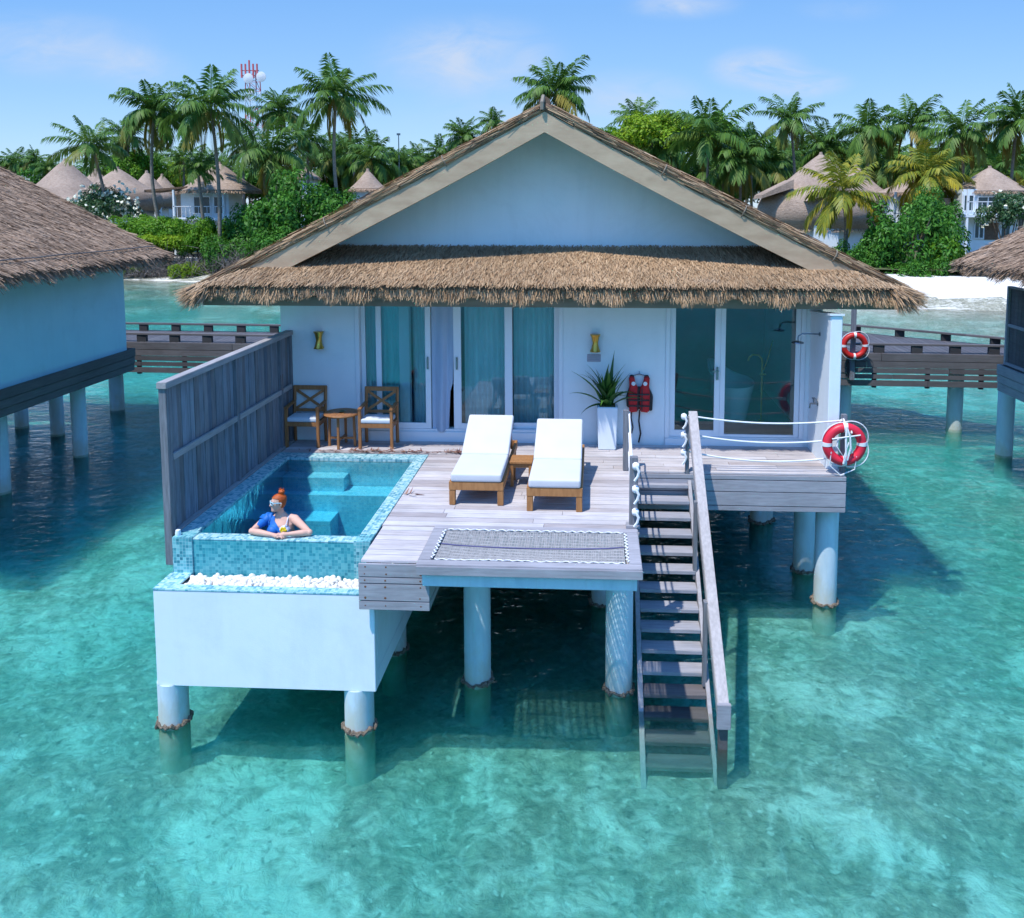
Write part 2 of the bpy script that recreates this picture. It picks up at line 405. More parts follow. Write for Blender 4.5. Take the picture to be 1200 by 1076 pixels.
M['leaf_yellow'] = leaf_mat('yellow green leaves', [(.20,.36,.015),(.27,.42,.02),(.14,.29,.015),(.32,.42,.03)], .35, .5, None, .25)
M['leaf_grey'] = leaf_mat('frangipani leaves', [(.03,.09,.03),(.05,.13,.045),(.08,.16,.06)], .25)
M['blossom'] = simple('white blossom', (.80,.80,.70), (.75,.72,.55), 10, .8)
M['twig'] = simple('dry grey twigs', (.20,.18,.165), (.12,.105,.095), 10, .9)
M['trunk'] = simple('palm trunk bark', (.24,.205,.17), (.15,.125,.10), 3, .85, .4, 12, (1,1,5))
M['bark'] = simple('tree bark', (.13,.10,.075), (.08,.06,.045), 6, .9, .4, 20)
M['mast_red'] = simple('red mast paint', (.62,.12,.12), (.55,.1,.11), 6, .6)
M['mast_white'] = simple('white mast paint', (.72,.74,.77), (.66,.68,.72), 6, .6)
M['win_dark'] = simple('dark window glass', (.05,.09,.10), (.035,.06,.07), 2, .12)
# ------------------------------------------------------------------ light
SUN = Vector((-.30, -.36, 1.0)).normalized()
sl = bpy.data.lights.new('sun', 'SUN'); sl.energy = 2.1; sl.angle = math.radians(.8); sl.color = (1.0, .955, .885)
so = bpy.data.objects.new('sun', sl); so.rotation_euler = SUN.to_track_quat('Z', 'Y').to_euler(); so.location = (-20, -20, 60); COL.objects.link(so)
W = bpy.data.worlds.new('World'); SC.world = W; W.use_nodes = True
t = W.node_tree; t.nodes.clear()
out = t.nodes.new('ShaderNodeOutputWorld'); bg = t.nodes.new('ShaderNodeBackground'); sky = t.nodes.new('ShaderNodeTexSky')
sky.sky_type = 'NISHITA'; sky.sun_disc = False
sky.sun_elevation = math.asin(SUN.z); sky.sun_rotation = math.atan2(SUN.x, SUN.y)
sky.altitude = 0; sky.air_density = 1.0; sky.dust_density = 0.15; sky.ozone_density = 3.0
bg.inputs['Strength'].default_value = .15
# thin clouds, placed by direction on the dome
tc = t.nodes.new('ShaderNodeTexCoord'); sep = t.nodes.new('ShaderNodeSeparateXYZ'); t.links.new(tc.outputs['Generated'], sep.inputs[0])
def wm(op, a, b=0.0, c=None):
    n_ = t.nodes.new('ShaderNodeMath'); n_.operation = op
    for i, v in enumerate((a, b) if c is None else (a, b, c)):
        if isinstance(v, bpy.types.NodeSocket): t.links.new(v, n_.inputs[i])
        else: n_.inputs[i].default_value = v
    return n_.outputs[0]
yy = wm('MAXIMUM', sep.outputs[1], .05)
az = wm('DIVIDE', sep.outputs[0], yy); el = wm('DIVIDE', sep.outputs[2], yy)
cv = t.nodes.new('ShaderNodeCombineXYZ'); t.links.new(wm('MULTIPLY', az, 1.0), cv.inputs[0]); t.links.new(wm('MULTIPLY', el, 2.2), cv.inputs[1])
nz = t.nodes.new('ShaderNodeTexNoise'); nz.inputs['Scale'].default_value = 11; nz.inputs['Detail'].default_value = 7; nz.inputs['Roughness'].default_value = .6; nz.inputs['Distortion'].default_value = .6
t.links.new(cv.outputs[0], nz.inputs['Vector'])
cm = None
for px, py, rx, ry, a in ((545,68,120,52,.50),(890,80,62,26,.75),(940,98,60,20,.6),(50,55,150,45,.34),(160,80,70,30,.26),(735,112,90,34,.34),(800,6,70,18,.42),(990,10,60,16,.12),(600,140,160,40,.15)):
    d = ray(px, py); ca, ce = d[0]/d[1], d[2]/d[1]
    q = wm('SQRT', wm('ADD', wm('POWER', wm('DIVIDE', wm('SUBTRACT', az, ca), rx/1000), 2.0), wm('POWER', wm('DIVIDE', wm('SUBTRACT', el, ce), ry/1000), 2.0)))
    mk = wm('MULTIPLY', wm('SMOOTH_MAX', wm('SUBTRACT', 1.0, q), 0.0, .25), a * 1.9)
    cm = mk if cm is None else wm('ADD', cm, mk)
cl = wm('MULTIPLY', cm, wm('MULTIPLY', wm('SUBTRACT', nz.outputs['Fac'], .27), 3.4))
cl = wm('MINIMUM', wm('MAXIMUM', cl, 0.0), .85)
hs = t.nodes.new('ShaderNodeHueSaturation'); hs.inputs['Saturation'].default_value = 1.3; hs.inputs['Value'].default_value = 1.0
t.links.new(sky.outputs[0], hs.inputs['Color'])
# clear tropical blue low down on the dome, the physical sky above it
rp = t.nodes.new('ShaderNodeValToRGB'); rp.color_ramp.elements[0].position = 0.0; rp.color_ramp.elements[1].position = .30
KS = 1/(2**1.25*.15)
rp.color_ramp.elements[0].color = (.40, .63, .91, 1); rp.color_ramp.elements[1].color = (.16, .385, .84, 1)
t.links.new(el, rp.inputs['Fac'])
sc_ = t.nodes.new('ShaderNodeVectorMath'); sc_.operation = 'SCALE'; sc_.inputs['Scale'].default_value = KS; t.links.new(rp.outputs[0], sc_.inputs[0])
lo = t.nodes.new('ShaderNodeMix'); lo.data_type = 'RGBA'
t.links.new(wm('MULTIPLY', wm('SUBTRACT', 1.0, wm('MINIMUM', wm('MAXIMUM', wm('MULTIPLY', wm('SUBTRACT', sep.outputs[2], .22), 3.0), 0.0), 1.0)), .88), lo.inputs[0])
t.links.new(hs.outputs[0], lo.inputs[6]); t.links.new(sc_.outputs[0], lo.inputs[7])
mx = t.nodes.new('ShaderNodeMix'); mx.data_type = 'RGBA'
t.links.new(cl, mx.inputs[0]); t.links.new(lo.outputs[2], mx.inputs[6]); mx.inputs[7].default_value = (1.72, 2.02, 2.56, 1)
t.links.new(mx.outputs[2], bg.inputs['Color']); t.links.new(bg.outputs[0], out.inputs['Surface'])
SC.view_settings.view_transform = 'Standard'; SC.view_settings.look = 'None'; SC.view_settings.exposure = 1.25; SC.view_settings.gamma = 1.0
SC.render.engine = 'CYCLES'
SC.cycles.use_denoising = True
SC.cycles.max_bounces = 8; SC.cycles.transparent_max_bounces = 12; SC.cycles.diffuse_bounces = 3; SC.cycles.glossy_bounces = 3; SC.cycles.volume_bounces = 2
SC.cycles.caustics_reflective = False; SC.cycles.caustics_refractive = False
SC.cycles.sample_clamp_indirect = 6

# ------------------------------------------------------------------ seabed, beach, island ground, sea
def shore(x): return 53.7 - .288 * x
def ground_z(x, y):
    d = y - shore(x)                      # >0 on land
    land = np.where(d < 7, .16*d + WL, WL + 1.12 + np.minimum((d-7)*.03, .8))
    sea = np.where(d > -26, WL - .004 - .42*np.clip(-d/26, 0, 1)**1.15, WL - .424)
    sea = sea - .10*np.clip((-d-30)/20, 0, 1)
    return np.where(d > 0, land, sea)
def grid(name, xs, ys, zf, mat, kind):
    X, Y = np.meshgrid(xs, ys); Z = zf(X, Y); nx, ny = len(xs), len(ys)
    me = bpy.data.meshes.new(name)
    V = np.stack([X, Y, Z], -1).reshape(-1, 3)
    F = [(j*nx+i, j*nx+i+1, (j+1)*nx+i+1, (j+1)*nx+i) for j in range(ny-1) for i in range(nx-1)]
    me.from_pydata(V.tolist(), [], F); o = link(name, me, mat); me.shade_smooth(); return tag(o, kind=kind)
def vnoise(x, y, s, seed):
    r = np.random.default_rng(seed); g = r.random((64, 64))
    fx, fy = x*s, y*s; ix, iy = np.floor(fx).astype(int), np.floor(fy).astype(int); u, v = fx-ix, fy-iy
    u = u*u*(3-2*u); v = v*v*(3-2*v)
    a = g[ix % 64, iy % 64]; b = g[(ix+1) % 64, iy % 64]; c = g[ix % 64, (iy+1) % 64]; d = g[(ix+1) % 64, (iy+1) % 64]
    return (a*(1-u)+b*u)*(1-v)+(c*(1-u)+d*u)*v
# one sheet: sandy seabed running up into beach and island soil
n = N('sand and coral rubble'); oc = n.coord()
sand = n.ramp(n.noise(oc, 1.6, 6, .6), [(.3,(.74,.72,.62)),(.7,(.86,.85,.76))])
patch = n.noise(oc, .36, 5, .62, .9)
mid = n.noise(oc, 1.35, 6, .66, .8)
fine = n.noise(oc, 4.2, 7, .7, .5)
rub = n.ramp(n.noise(oc, 8.5, 6, .72), [(.3,(.12,.13,.09)),(.48,(.30,.30,.21)),(.6,(.48,.46,.34)),(.72,(.78,.76,.64))])
pm = n.math('ADD', n.math('ADD', n.math('MULTIPLY', patch, .85), n.math('MULTIPLY', mid, .70)), n.math('MULTIPLY', fine, .45))
mask = n.ramp(pm, [(.88, 0.0), (1.05, .82)])
wv = n.new('ShaderNodeVectorMath', operation='ADD'); n.l(oc, wv.inputs[0])
nn_ = n.new('ShaderNodeTexNoise'); nn_.inputs['Scale'].default_value = 2.2; nn_.inputs['Detail'].default_value = 3; n.l(oc, nn_.inputs['Vector'])
sc3 = n.new('ShaderNodeVectorMath', operation='SCALE'); sc3.inputs['Scale'].default_value = .55; n.l(nn_.outputs['Color'], sc3.inputs[0]); n.l(sc3.outputs[0], wv.inputs[1])
vo = n.new('ShaderNodeTexVoronoi', feature='F1'); vo.inputs['Scale'].default_value = 4.6; n.l(wv.outputs[0], vo.inputs['Vector'])
stone = n.ramp(vo.outputs['Distance'], [(.10, 1.06), (.42, .88), (.62, .66)])
tone = n.new('ShaderNodeTexVoronoi', feature='F1'); tone.inputs['Scale'].default_value = 2.3; n.l(wv.outputs[0], tone.inputs['Vector'])
col = n.mix(sand, rub, mask)
col = n.mix(col, stone, n.math('ADD', .25, n.math('MULTIPLY', mask, .6)), 'MULTIPLY')
col = n.mix(col, n.ramp(tone.outputs['Color'], [(.2, .86), (.7, 1.0)]), .7, 'MULTIPLY')
caustic_web = n.new('ShaderNodeTexVoronoi', feature='DISTANCE_TO_EDGE'); caustic_web.inputs['Scale'].default_value = 1.25; n.l(wv.outputs[0], caustic_web.inputs['Vector'])
col = n.mix(col, (.88,.87,.78), n.math('MULTIPLY', n.ramp(caustic_web.outputs['Distance'], [(.0, .42), (.05, 0.0)]), n.ramp(fine, [(.42, 0.0), (.56, 1.0)])))  # pale vein web: caustic light painted into the sand colour, broken into patches
sp = n.new('ShaderNodeTexVoronoi', feature='F1'); sp.inputs['Scale'].default_value = 11; n.l(wv.outputs[0], sp.inputs['Vector'])
spc = n.new('ShaderNodeSeparateColor'); n.l(sp.outputs['Color'], spc.inputs[0])
col = n.mix(col, (.92,.91,.82), n.math('MULTIPLY', n.ramp(spc.outputs[0], [(.84, 0.0), (.90, .6)]), n.ramp(sp.outputs['Distance'], [(.22, 1.0), (.40, 0.0)])))
col = n.mix(col, (.12,.13,.10), n.math('MULTIPLY', n.ramp(spc.outputs[1], [(.84, 0.0), (.90, .7)]), n.ramp(sp.outputs['Distance'], [(.22, 1.0), (.42, 0.0)])))
hb = n.math('ADD', fine, n.math('MULTIPLY', vo.outputs['Distance'], -.6))
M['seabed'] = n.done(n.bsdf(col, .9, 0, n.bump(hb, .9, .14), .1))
M['sand'] = simple('white coral sand', (.72,.695,.65), (.64,.615,.57), .8, .9, .3, 6)
M['soil'] = simple('leaf litter soil', (.075,.10,.035), (.10,.085,.05), .6, .95, .4, 5)
def seabed_z(X, Y):
    z = ground_z(X, Y); d = Y - shore(X)
    b = (vnoise(X+500, Y+500, .35, 3)-.5)*.16 + (vnoise(X+500, Y+500, 1.3, 4)-.5)*.09 + (vnoise(X+500, Y+500, 3.1, 5)-.5)*.05
    return np.where(d > 3, z - .3, z + b*np.clip(-d/10, .0, 1))
ys = np.concatenate([np.arange(-14, 30, .25), np.arange(30, 90, 1.0)])
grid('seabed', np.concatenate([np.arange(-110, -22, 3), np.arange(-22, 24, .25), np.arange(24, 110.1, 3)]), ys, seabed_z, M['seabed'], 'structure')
def beach_z(X, Y): return ground_z(X, Y) + (vnoise(X+500, Y+500, .25, 8)-.5)*.10*np.clip((Y-shore(X))/4, 0, 1) - .01
xs = np.linspace(-110, 110, 111)
me = bpy.data.meshes.new('beach'); vv = []; ff = []; off = [-1.5, 0, 1, 2, 3.5, 5, 7, 9.5, 12]
for j, o_ in enumerate(off):
    for x in xs:
        y = shore(x) + o_ + (vnoise(np.array(x+500.), np.array(o_*0+3.), .12, 9)-.5)*2.5; vv.append((x, y, float(beach_z(np.array(x), np.array(y)))))
for j in range(len(off)-1):
    for i in range(len(xs)-1): ff.append((j*len(xs)+i, j*len(xs)+i+1, (j+1)*len(xs)+i+1, (j+1)*len(xs)+i))
me.from_pydata(vv, [], ff); tag(link('beach', me, M['sand'], smooth=True), kind='structure')
grid('island_ground', np.linspace(-600, 600, 61), np.concatenate([np.linspace(0, 60, 16), np.linspace(80, 900, 12)]), lambda X, Y: ground_z(X, Y+shore(X)+9)*1.0+.03+(vnoise(X+900,Y+900,.1,2))*.3, M['soil'], 'structure')
o_ = bpy.data.objects['island_ground']
for v_ in o_.data.vertices: v_.co.y += shore(v_.co.x) + 9
# sea: surface plus the body of water below it
s = 900.0
MB().box(-s, -40, WL-3.2, s, 1400, WL).build('water', M['sea']); tag(bpy.data.objects['water'], kind='structure')
MB().box(-s, -45, -6, s, 1405, -3.45).build('deep_seabed', M['sand']); tag(bpy.data.objects['deep_seabed'], kind='structure')
# ------------------------------------------------------------------ thatch helpers
def strand_field(p00, du, dv, n, L=(.16,.34), W=(.010,.022), lift=.05, jit=.22, nrm=None, tri=False):
    """reed ends lying on a roof plane p00 + u*du + v*dv (dv runs downhill)"""
    p00, du, dv = (np.array(a, float) for a in (p00, du, dv))
    u = rng.random(n); v = rng.random(n)
    if tri is not False:
        keep = tri(u, v); u, v = u[keep], v[keep]
    m = len(u); nn = unit(np.cross(du, dv)); nn = nn if nn[2] > 0 else -nn
    P = p00 + u[:, None]*du + v[:, None]*dv
    d0 = unit(dv); s0 = unit(du)
    Dv = unit(d0 + s0*rng.normal(0, jit, (m, 1)) + nn*rng.uniform(0, lift*2.2, (m, 1)))
    S = unit(np.cross(Dv, nn + rng.normal(0, .35, (m, 3))))
    P = P + nn*rng.uniform(.0, .03, (m, 1))
    return strands(P, Dv, S, rng.uniform(*L, m), rng.uniform(*W, m), .45)
def fringe(pts, outdir, n_per_m, L=(.16,.36), W=(.012,.028), down=1.2, layers=3, inset=.10, spread=.28, thick=.10):
    """shaggy reed ends hanging over an eave line; outdir is the horizontal downhill direction (one per segment)"""
    allv = []
    for (a, b), od in zip(zip(pts[:-1], pts[1:]), outdir):
        a, b, od = np.array(a, float), np.array(b, float), unit(np.array(od, float))
        ln = np.linalg.norm(b-a); n = int(ln*n_per_m)
        al = unit(b-a)
        for k in range(layers):
            u = rng.random(n)
            P = a + u[:, None]*(b-a) - od*(inset*(1-k/max(layers-1, 1))) + np.array([[0, 0, thick*(.5-k/max(layers-1, 1))]])
            P = P + rng.normal(0, .012, P.shape)
            dn = down*rng.uniform(.55, 1.5, (n, 1))
            clump = np.sin(u*ln*7.3+k*2.1)*.14 + np.sin(u*ln*17.1+k)*.1
            Dv = unit(od + np.array([0, 0, -1])*dn + al*(rng.normal(0, spread, (n, 1)) + clump[:, None]))
            S = unit(np.cross(Dv, od + rng.normal(0, .5, (n, 3))))
            Ls = rng.uniform(*L, n)*(1+.25*np.sin(u*ln*5.1+k)+.2*np.sin(u*ln*13.7))
            allv.append(strands(P, Dv, S, Ls, rng.uniform(*W, n), .3))
    return np.concatenate(allv)

# ------------------------------------------------------------------ the villa over the water
WY = 13.07                       # face of the front wall
XC = -.755                       # roof ridge
villa = empty('water_villa', (XC, WY, D), 'large pale villa with a thatched gable in the middle, the only one showing its doors', 'villa')
YB = 20.4                        # back of the house
EZ, EX = 4.37, 5.27              # eave height and half width of the roof (top of the thatch)
RZ = 7.04                        # ridge
YR = 12.62                       # front edge of the main roof
EY = 12.05                       # front eave of the skirt roof
GY = 13.50                       # gable wall
HT = 4.06
w = MB()
w.box(-4.95, WY, 1.80, -3.765, WY+.16, HT); w.box(-.50, WY, 1.80, 1.085, WY+.16, HT); w.box(3.205, WY, 1.80, 3.45, WY+.16, HT)
w.box(-4.95, WY, HT, 3.45, WY+.16, 4.42)
w.box(-3.765, WY+.0, 1.80, -.50, WY+.16, 1.985); w.box(1.085, WY+.0, 1.80, 3.205, WY+.16, 1.93)
w.box(-4.95, WY+.16, 1.80, -4.79, YB, 4.42); w.box(3.29, WY+.16, 1.80, 3.45, YB, 4.42); w.box(-4.79, YB-.16, 1.80, 3.29, YB, 4.42)
w.build('wall', M['paint'], villa, bevel=.006)
MB().box(-3.765, WY-.03, 1.80, -.50, WY-.002, 1.975).box(1.085, WY-.03, 1.80, 3.205, WY-.002, 1.925).build('door_step', M['frame'], villa, bevel=.006)
# shower wall standing out from the front corner
sw = MB().prism([(11.95, 1.80), (WY-.004, 1.80), (WY-.004, 3.90), (11.95, 4.0)], 'X', 3.27, 3.43).build('shower_wall', M['paint_white'], villa, bevel=.008)
MB().prism([(11.93, 4.003), (WY-.01, 3.903), (WY-.01, 3.93), (11.93, 4.03)], 'X', 3.25, 3.45).build('wall_capping', M['frame'], villa)
# gable wall
gz = 4.70
MB().prism([(XC-4.4, gz), (XC+4.4, gz), (XC, RZ-.12)], 'Y', GY, GY+.12).build('gable_wall', M['paint'], villa)
def slope_z(dx): # top of thatch at |dx| from the ridge
    t = abs(dx)/EX
    return RZ + (EZ-RZ)*t - .05*math.sin(PI*t)
# main roof: thick thatch slabs
rf = MB()
for sgn in (-1, 1):
    prof = [(XC + sgn*EX*k/8, slope_z(EX*k/8)) for k in range(9)]
    poly = prof + [(x, z-.16) for x, z in prof[::-1]]
    rf.prism(poly, 'Y', YR+.02, 21.2)
roof = rf.build('roof', M['thatch_base'], villa)
V = []; z0_ = 4.385
for sgn in (-1, 1):
    V.append(strand_field((XC, YR+.1, RZ-.01), (0, 21.1-YR, 0), (sgn*EX, 0, EZ-RZ), 9000, lift=.02))
    V.append(fringe([(XC+sgn*(EX-.32), EY+.1, z0_-.05), (XC+sgn*(EX-.03), YR-.05, EZ-.06), (XC+sgn*(EX-.05), 21.2, EZ-.06)], [(sgn, -.5, -.2), (sgn, 0, -.2)], 200, L=(.12,.26), layers=3))
    # the cut edge of the thatch along the rake: bundled reeds running down the slope
    m = 9000; t = rng.random(m); a = rng.uniform(0, 2*PI, m); r = rng.uniform(.050, .084, m)
    x = XC + sgn*EX*t; z = np.array([slope_z(EX*q) for q in t]) - .085
    P = np.stack([x, YR + np.cos(a)*r*.9, z + np.sin(a)*r], 1)
    d0 = unit(np.array([sgn*EX, 0, EZ-RZ]))
    Dv = unit(d0 + rng.normal(0, .032, (m, 3))); S = unit(np.cross(Dv, rng.normal(0, 1, (m, 3))))
    V.append(strands(P, Dv, S, rng.uniform(.15, .4, m), rng.uniform(.008, .02, m), .5))
npmesh('thatch_layer', np.concatenate(V), 4, roof, M['thatch'])
rb = MB()
for sgn in (-1, 1):
    rb.tube([(XC + sgn*EX*k/10, YR, slope_z(EX*k/10)-.085) for k in range(11)], .072, 10)
rb.tube([(XC, YR-.03, RZ-.02), (XC, 21.2, RZ-.02)], .085, 10)
rb.build('ridge_roll', M['thatch_base'], roof, smooth=True)
for k, sgn in ((.28, -1), (.62, -1), (.33, 1), (.55, 1), (.8, 1)):
    c = Vector((XC+sgn*EX*k, YR, slope_z(EX*k)-.085)); d = Vector((sgn*EX, 0, EZ-RZ)).normalized(); u = Vector((0,1,0)); q = d.cross(u)
    MB().tube([c + u*math.cos(a)*.095 + q*math.sin(a)*.095 for a in [2*PI*i/12 for i in range(12)]], .008, 5, closed=True).build('binding_cord', M['beam'], roof)
tb = MB()
tb.tube([(XC-.03, YR-.09, RZ-.13), (XC-.03, YR-.1, RZ-.03), (XC-.02, YR, RZ+.075)], .03, 6)
tb.build('binding_cord', M['beam'], roof)
# skirt roof under the gable
sk = MB()
z0, z1 = 4.385, 4.885
FW, BW = EX-.34, 3.72            # half widths of the skirt at its eave and up against the gable wall
sk.add([(XC-FW, EY+.03, z0-.17), (XC+FW, EY+.03, z0-.17), (XC+BW, GY, z1-.2), (XC-BW, GY, z1-.2), (XC-FW, EY+.03, z0-.02), (XC+FW, EY+.03, z0-.02), (XC+BW, GY, z1-.02), (XC-BW, GY, z1-.02)],
       [(0,3,2,1),(4,5,6,7),(0,1,5,4),(1,2,6,5),(2,3,7,6),(3,0,4,7)])
skirt = sk.build('skirt_roof', M['thatch_base'], villa)
V = [strand_field((XC-FW, GY, z1), (2*FW, 0, 0), (0, EY-GY+.06, z0-z1+.02), 38000, L=(.12,.26), W=(.008,.018), lift=.06, jit=.18, tri=lambda u, v: np.abs(u-.5)*2*FW < BW+(FW-BW)*v),
     fringe([(XC-EX+.26, EY+.02, z0-.05), (XC+EX-.26, EY+.02, z0-.05)], [(0, -1, -.2)], 360, L=(.10,.20), W=(.009,.020), layers=4, down=1.2, thick=.055)]
for sgn in (-1, 1):                # reed ends fanning out round the corner
    m = 1300; a = rng.uniform(-.1, PI/2+.1, m)
    od = np.stack([sgn*np.sin(a), -np.cos(a), np.zeros(m)], 1)
    P = np.array([XC+sgn*(EX-.36), EY+.12, z0-.03]) + od*rng.uniform(.02, .16, (m, 1)) + rng.normal(0, .025, (m, 3))
    Dv = unit(od + np.array([0, 0, -1])*rng.uniform(.15, 1.3, (m, 1))); S = unit(np.cross(Dv, np.array([0, 0, 1.0]) + rng.normal(0, .3, (m, 3))))
    V.append(strands(P, Dv, S, rng.uniform(.2, .42, m), rng.uniform(.010, .024, m), .25))
npmesh('reed_fringe', np.concatenate(V), 4, skirt, M['thatch'])
pts = [(XC-EX+.38+k*(2*EX-.76)/60, EY+.16+random.uniform(-.008,.008), z0+.045+random.uniform(-.006,.006)) for k in range(61)]
MB().tube(pts, .011, 6).build('seam_cord', M['twig'], skirt)
# soffit, beam, barge boards
MB().box(XC-EX+.25, EY+.34, 4.155, XC+EX-.25, WY+.0-.003, 4.20).build('soffit', M['beam'], villa)
MB().box(XC-EX+.22, EY+.20, 4.055, XC+EX-.22, EY+.32, 4.19).build('eave_beam', M['beam'], villa, bevel=.006)
for xa in (XC-EX+.22, XC+EX-.33): MB().box(xa, EY+.34, 4.06, xa+.11, 21, 4.19).build('side_beam', M['beam'], villa)
for sgn in (-1, 1):
    def bz(dx): return slope_z(dx) - .15
    e0, e1 = 4.00, 4.70
    zc = 4.575
    poly = [(XC, bz(0)-.005), (XC, bz(0)-.30)]
    lo = [(XC+sgn*dx, bz(dx)-.31) for dx in (1, 2, 3, 3.86)]
    poly += lo + [(XC+sgn*3.90, zc), (XC+sgn*(EX*(RZ-.15-zc)/(RZ-EZ)), zc)]
    poly += [(XC+sgn*dx, bz(dx)-.005) for dx in (4, 3, 2, 1)]
    MB().prism(poly, 'Y', YR-.05, YR+.03).build('barge_board', M['barge'], villa)
# sliding doors
def door_frame(name, x0, x1, z0, z1, y, st=.075, rail_b=.09, rail_t=.06, dep=.045, glass='glass', handle=None):
    f = MB().box(x0, y, z0, x0+st, y+dep, z1).box(x1-st, y, z0, x1, y+dep, z1).box(x0+st, y, z0, x1-st, y+dep, z0+rail_b).box(x0+st, y, z1-rail_t, x1-st, y+dep, z1)
    o = f.build(name, M['frame'], villa, bevel=.004)
    MB().box(x0+st, y+dep*.4, z0+rail_b, x1-st, y+dep*.4+.008, z1-rail_t).build('pane', M[glass], o)
    if handle is not None:
        MB().box(handle-.012, y-.035, z0+.95, handle+.012, y-.002, z0+1.15).build('handle', M['chrome'], o, bevel=.004)
    return o
zs, zt = 1.985, HT
fr = MB().box(-3.765, WY-.012, zs, -3.70, WY+.15, zt).box(-.565, WY-.012, zs, -.50, WY+.15, zt).box(-3.70, WY-.012, zt-.04, -.565, WY+.15, zt).box(-3.70, WY+.0, zs, -.565, WY+.15, zs+.03)
fr.build('door_frame', M['frame'], villa, bevel=.004)
z0 = zs+.032; z1 = zt-.042
door_frame('sliding_door', -3.698, -3.02, z0, z1, WY+.095, .07)
door_frame('sliding_door', -3.44, -2.575, z0, z1, WY+.012, .085, handle=-2.62)
door_frame('sliding_door', -2.215, -1.29, z0, z1, WY+.012, .12, handle=-2.16)
door_frame('sliding_door', -1.375, -.567, z0, z1, WY+.095, .075)
MB().box(-3.02, WY+.055, z0, -2.92, WY+.09, z1).build('door_post', M['frame'], villa, bevel=.004)
fr = MB().box(1.085, WY-.012, 1.93, 1.15, WY+.15, zt).box(3.14, WY-.012, 1.93, 3.205, WY+.15, zt).box(1.15, WY-.012, zt-.04, 3.14, WY+.15, zt).box(1.15, WY+.0, 1.93, 3.14, WY+.15, 1.945)
fr.build('door_frame', M['frame'], villa, bevel=.004)
od = door_frame('glass_door', 1.152, 1.925, 1.947, z1, WY+.03, .085, .10, glass='glass_dark')
MB().box(1.80, WY-.03, 2.98, 1.90, WY-.012, 3.0).box(1.865, WY-.012, 2.85, 1.895, WY+.029, 3.05).build('handle', M['chrome'], od, bevel=.003)
door_frame('fixed_window', 1.927, 3.138, 1.947, z1, WY+.03, .075, .04, glass='glass_dark')
# rooms behind the glass
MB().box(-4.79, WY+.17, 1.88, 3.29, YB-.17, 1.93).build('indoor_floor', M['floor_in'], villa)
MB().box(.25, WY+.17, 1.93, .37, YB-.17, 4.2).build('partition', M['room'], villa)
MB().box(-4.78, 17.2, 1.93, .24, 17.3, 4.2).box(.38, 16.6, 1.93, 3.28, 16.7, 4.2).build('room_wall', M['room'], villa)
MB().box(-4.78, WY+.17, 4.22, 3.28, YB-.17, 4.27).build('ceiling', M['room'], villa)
# platform of the house
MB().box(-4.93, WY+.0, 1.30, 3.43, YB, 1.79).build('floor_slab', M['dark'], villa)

def column(parent, x, y, ztop, r=.16, ring=True, zbot=WL-.75, name='column', stain=True):
    c = MB().cyl(x, y, WL+.05, ztop, r, 28).build(name, M['column'], parent, smooth=True)
    MB().cyl(x, y, zbot, WL+.05, r+.002, 28).build('wet_foot', M['column_wet'], c, smooth=True)
    if ring:
        pts = [(x+(r+.012+random.uniform(-.006,.014))*math.cos(a), y+(r+.012+random.uniform(-.006,.014))*math.sin(a), WL+.045+random.uniform(-.028,.022)) for a in [2*PI*k/40 for k in range(40)]]
        MB().tube(pts, [random.choice((.012,.016,.02,.026,.034)) for _ in pts], 7, closed=True).build('barnacle_ring', M['collar'], c)
    return c
for x, y in ((2.98, 15.2), (-.6, 15.2), (-4.3, 15.2), (2.98, 18.8), (-.6, 18.8), (-4.3, 18.8)): column(villa, x, y, 1.30)

# ------------------------------------------------------------------ things on and behind the wall
def curtain(x0, x1, y, z0, z1, label, folds=9, amp=.035, mat='curtain', billow=None, group=None, name='curtain'):
    nx, nz = max(int((x1-x0)*50), 24), 14
    vs = []; fs = []
    ph = random.uniform(0, 6)
    for j in range(nz+1):
        t = j/nz
        for i in range(nx+1):
            u = i/nx; x = x0+(x1-x0)*u; yy = y + amp*math.sin(u*folds*2*PI+ph+.5*math.sin(u*9))*(.6+.4*(1-t)); z = z0+(z1-z0)*t
            if billow: x, yy, z = billow(u, t, x, yy, z)
            vs.append((x, yy, z))
    for j in range(nz):
        for i in range(nx): a = j*(nx+1)+i; fs.append((a, a+1, a+nx+2, a+nx+1))
    m = MB().add(vs, fs); o = m.build(name, M[mat], None, smooth=False)
    o.data.shade_smooth()
    return tag(o, label, 'curtain', group)
curtain(-3.72, -2.95, WY+.30, 1.95, 4.1, 'pale curtain hanging behind the leftmost sliding glass pane', 7)
curtain(-2.93, -2.5, WY+.36, 1.95, 4.1, 'gathered curtain behind the narrow pane left of the open doorway', 6)
curtain(-2.08, -1.35, WY+.30, 1.95, 4.1, 'pleated curtain behind the wide pane right of the open doorway', 9)
curtain(-1.30, -.52, WY+.34, 1.95, 4.1, 'pleated curtain behind the rightmost sliding pane beside the wall', 9)
def bil(u, t, x, y, z):
    k = (1-t)
    return x + (-.10*k*u**3*(1 if t < .35 else .5)), y - .10*k*math.sin(PI*min(u*1.1, 1)), z + .10*max(0, u-.55)*k
curtain(-2.56, -2.20, WY+.05, 1.99, 4.05, 'blue grey curtain billowing in the open doorway', 2, .025, 'curtain_out', bil)

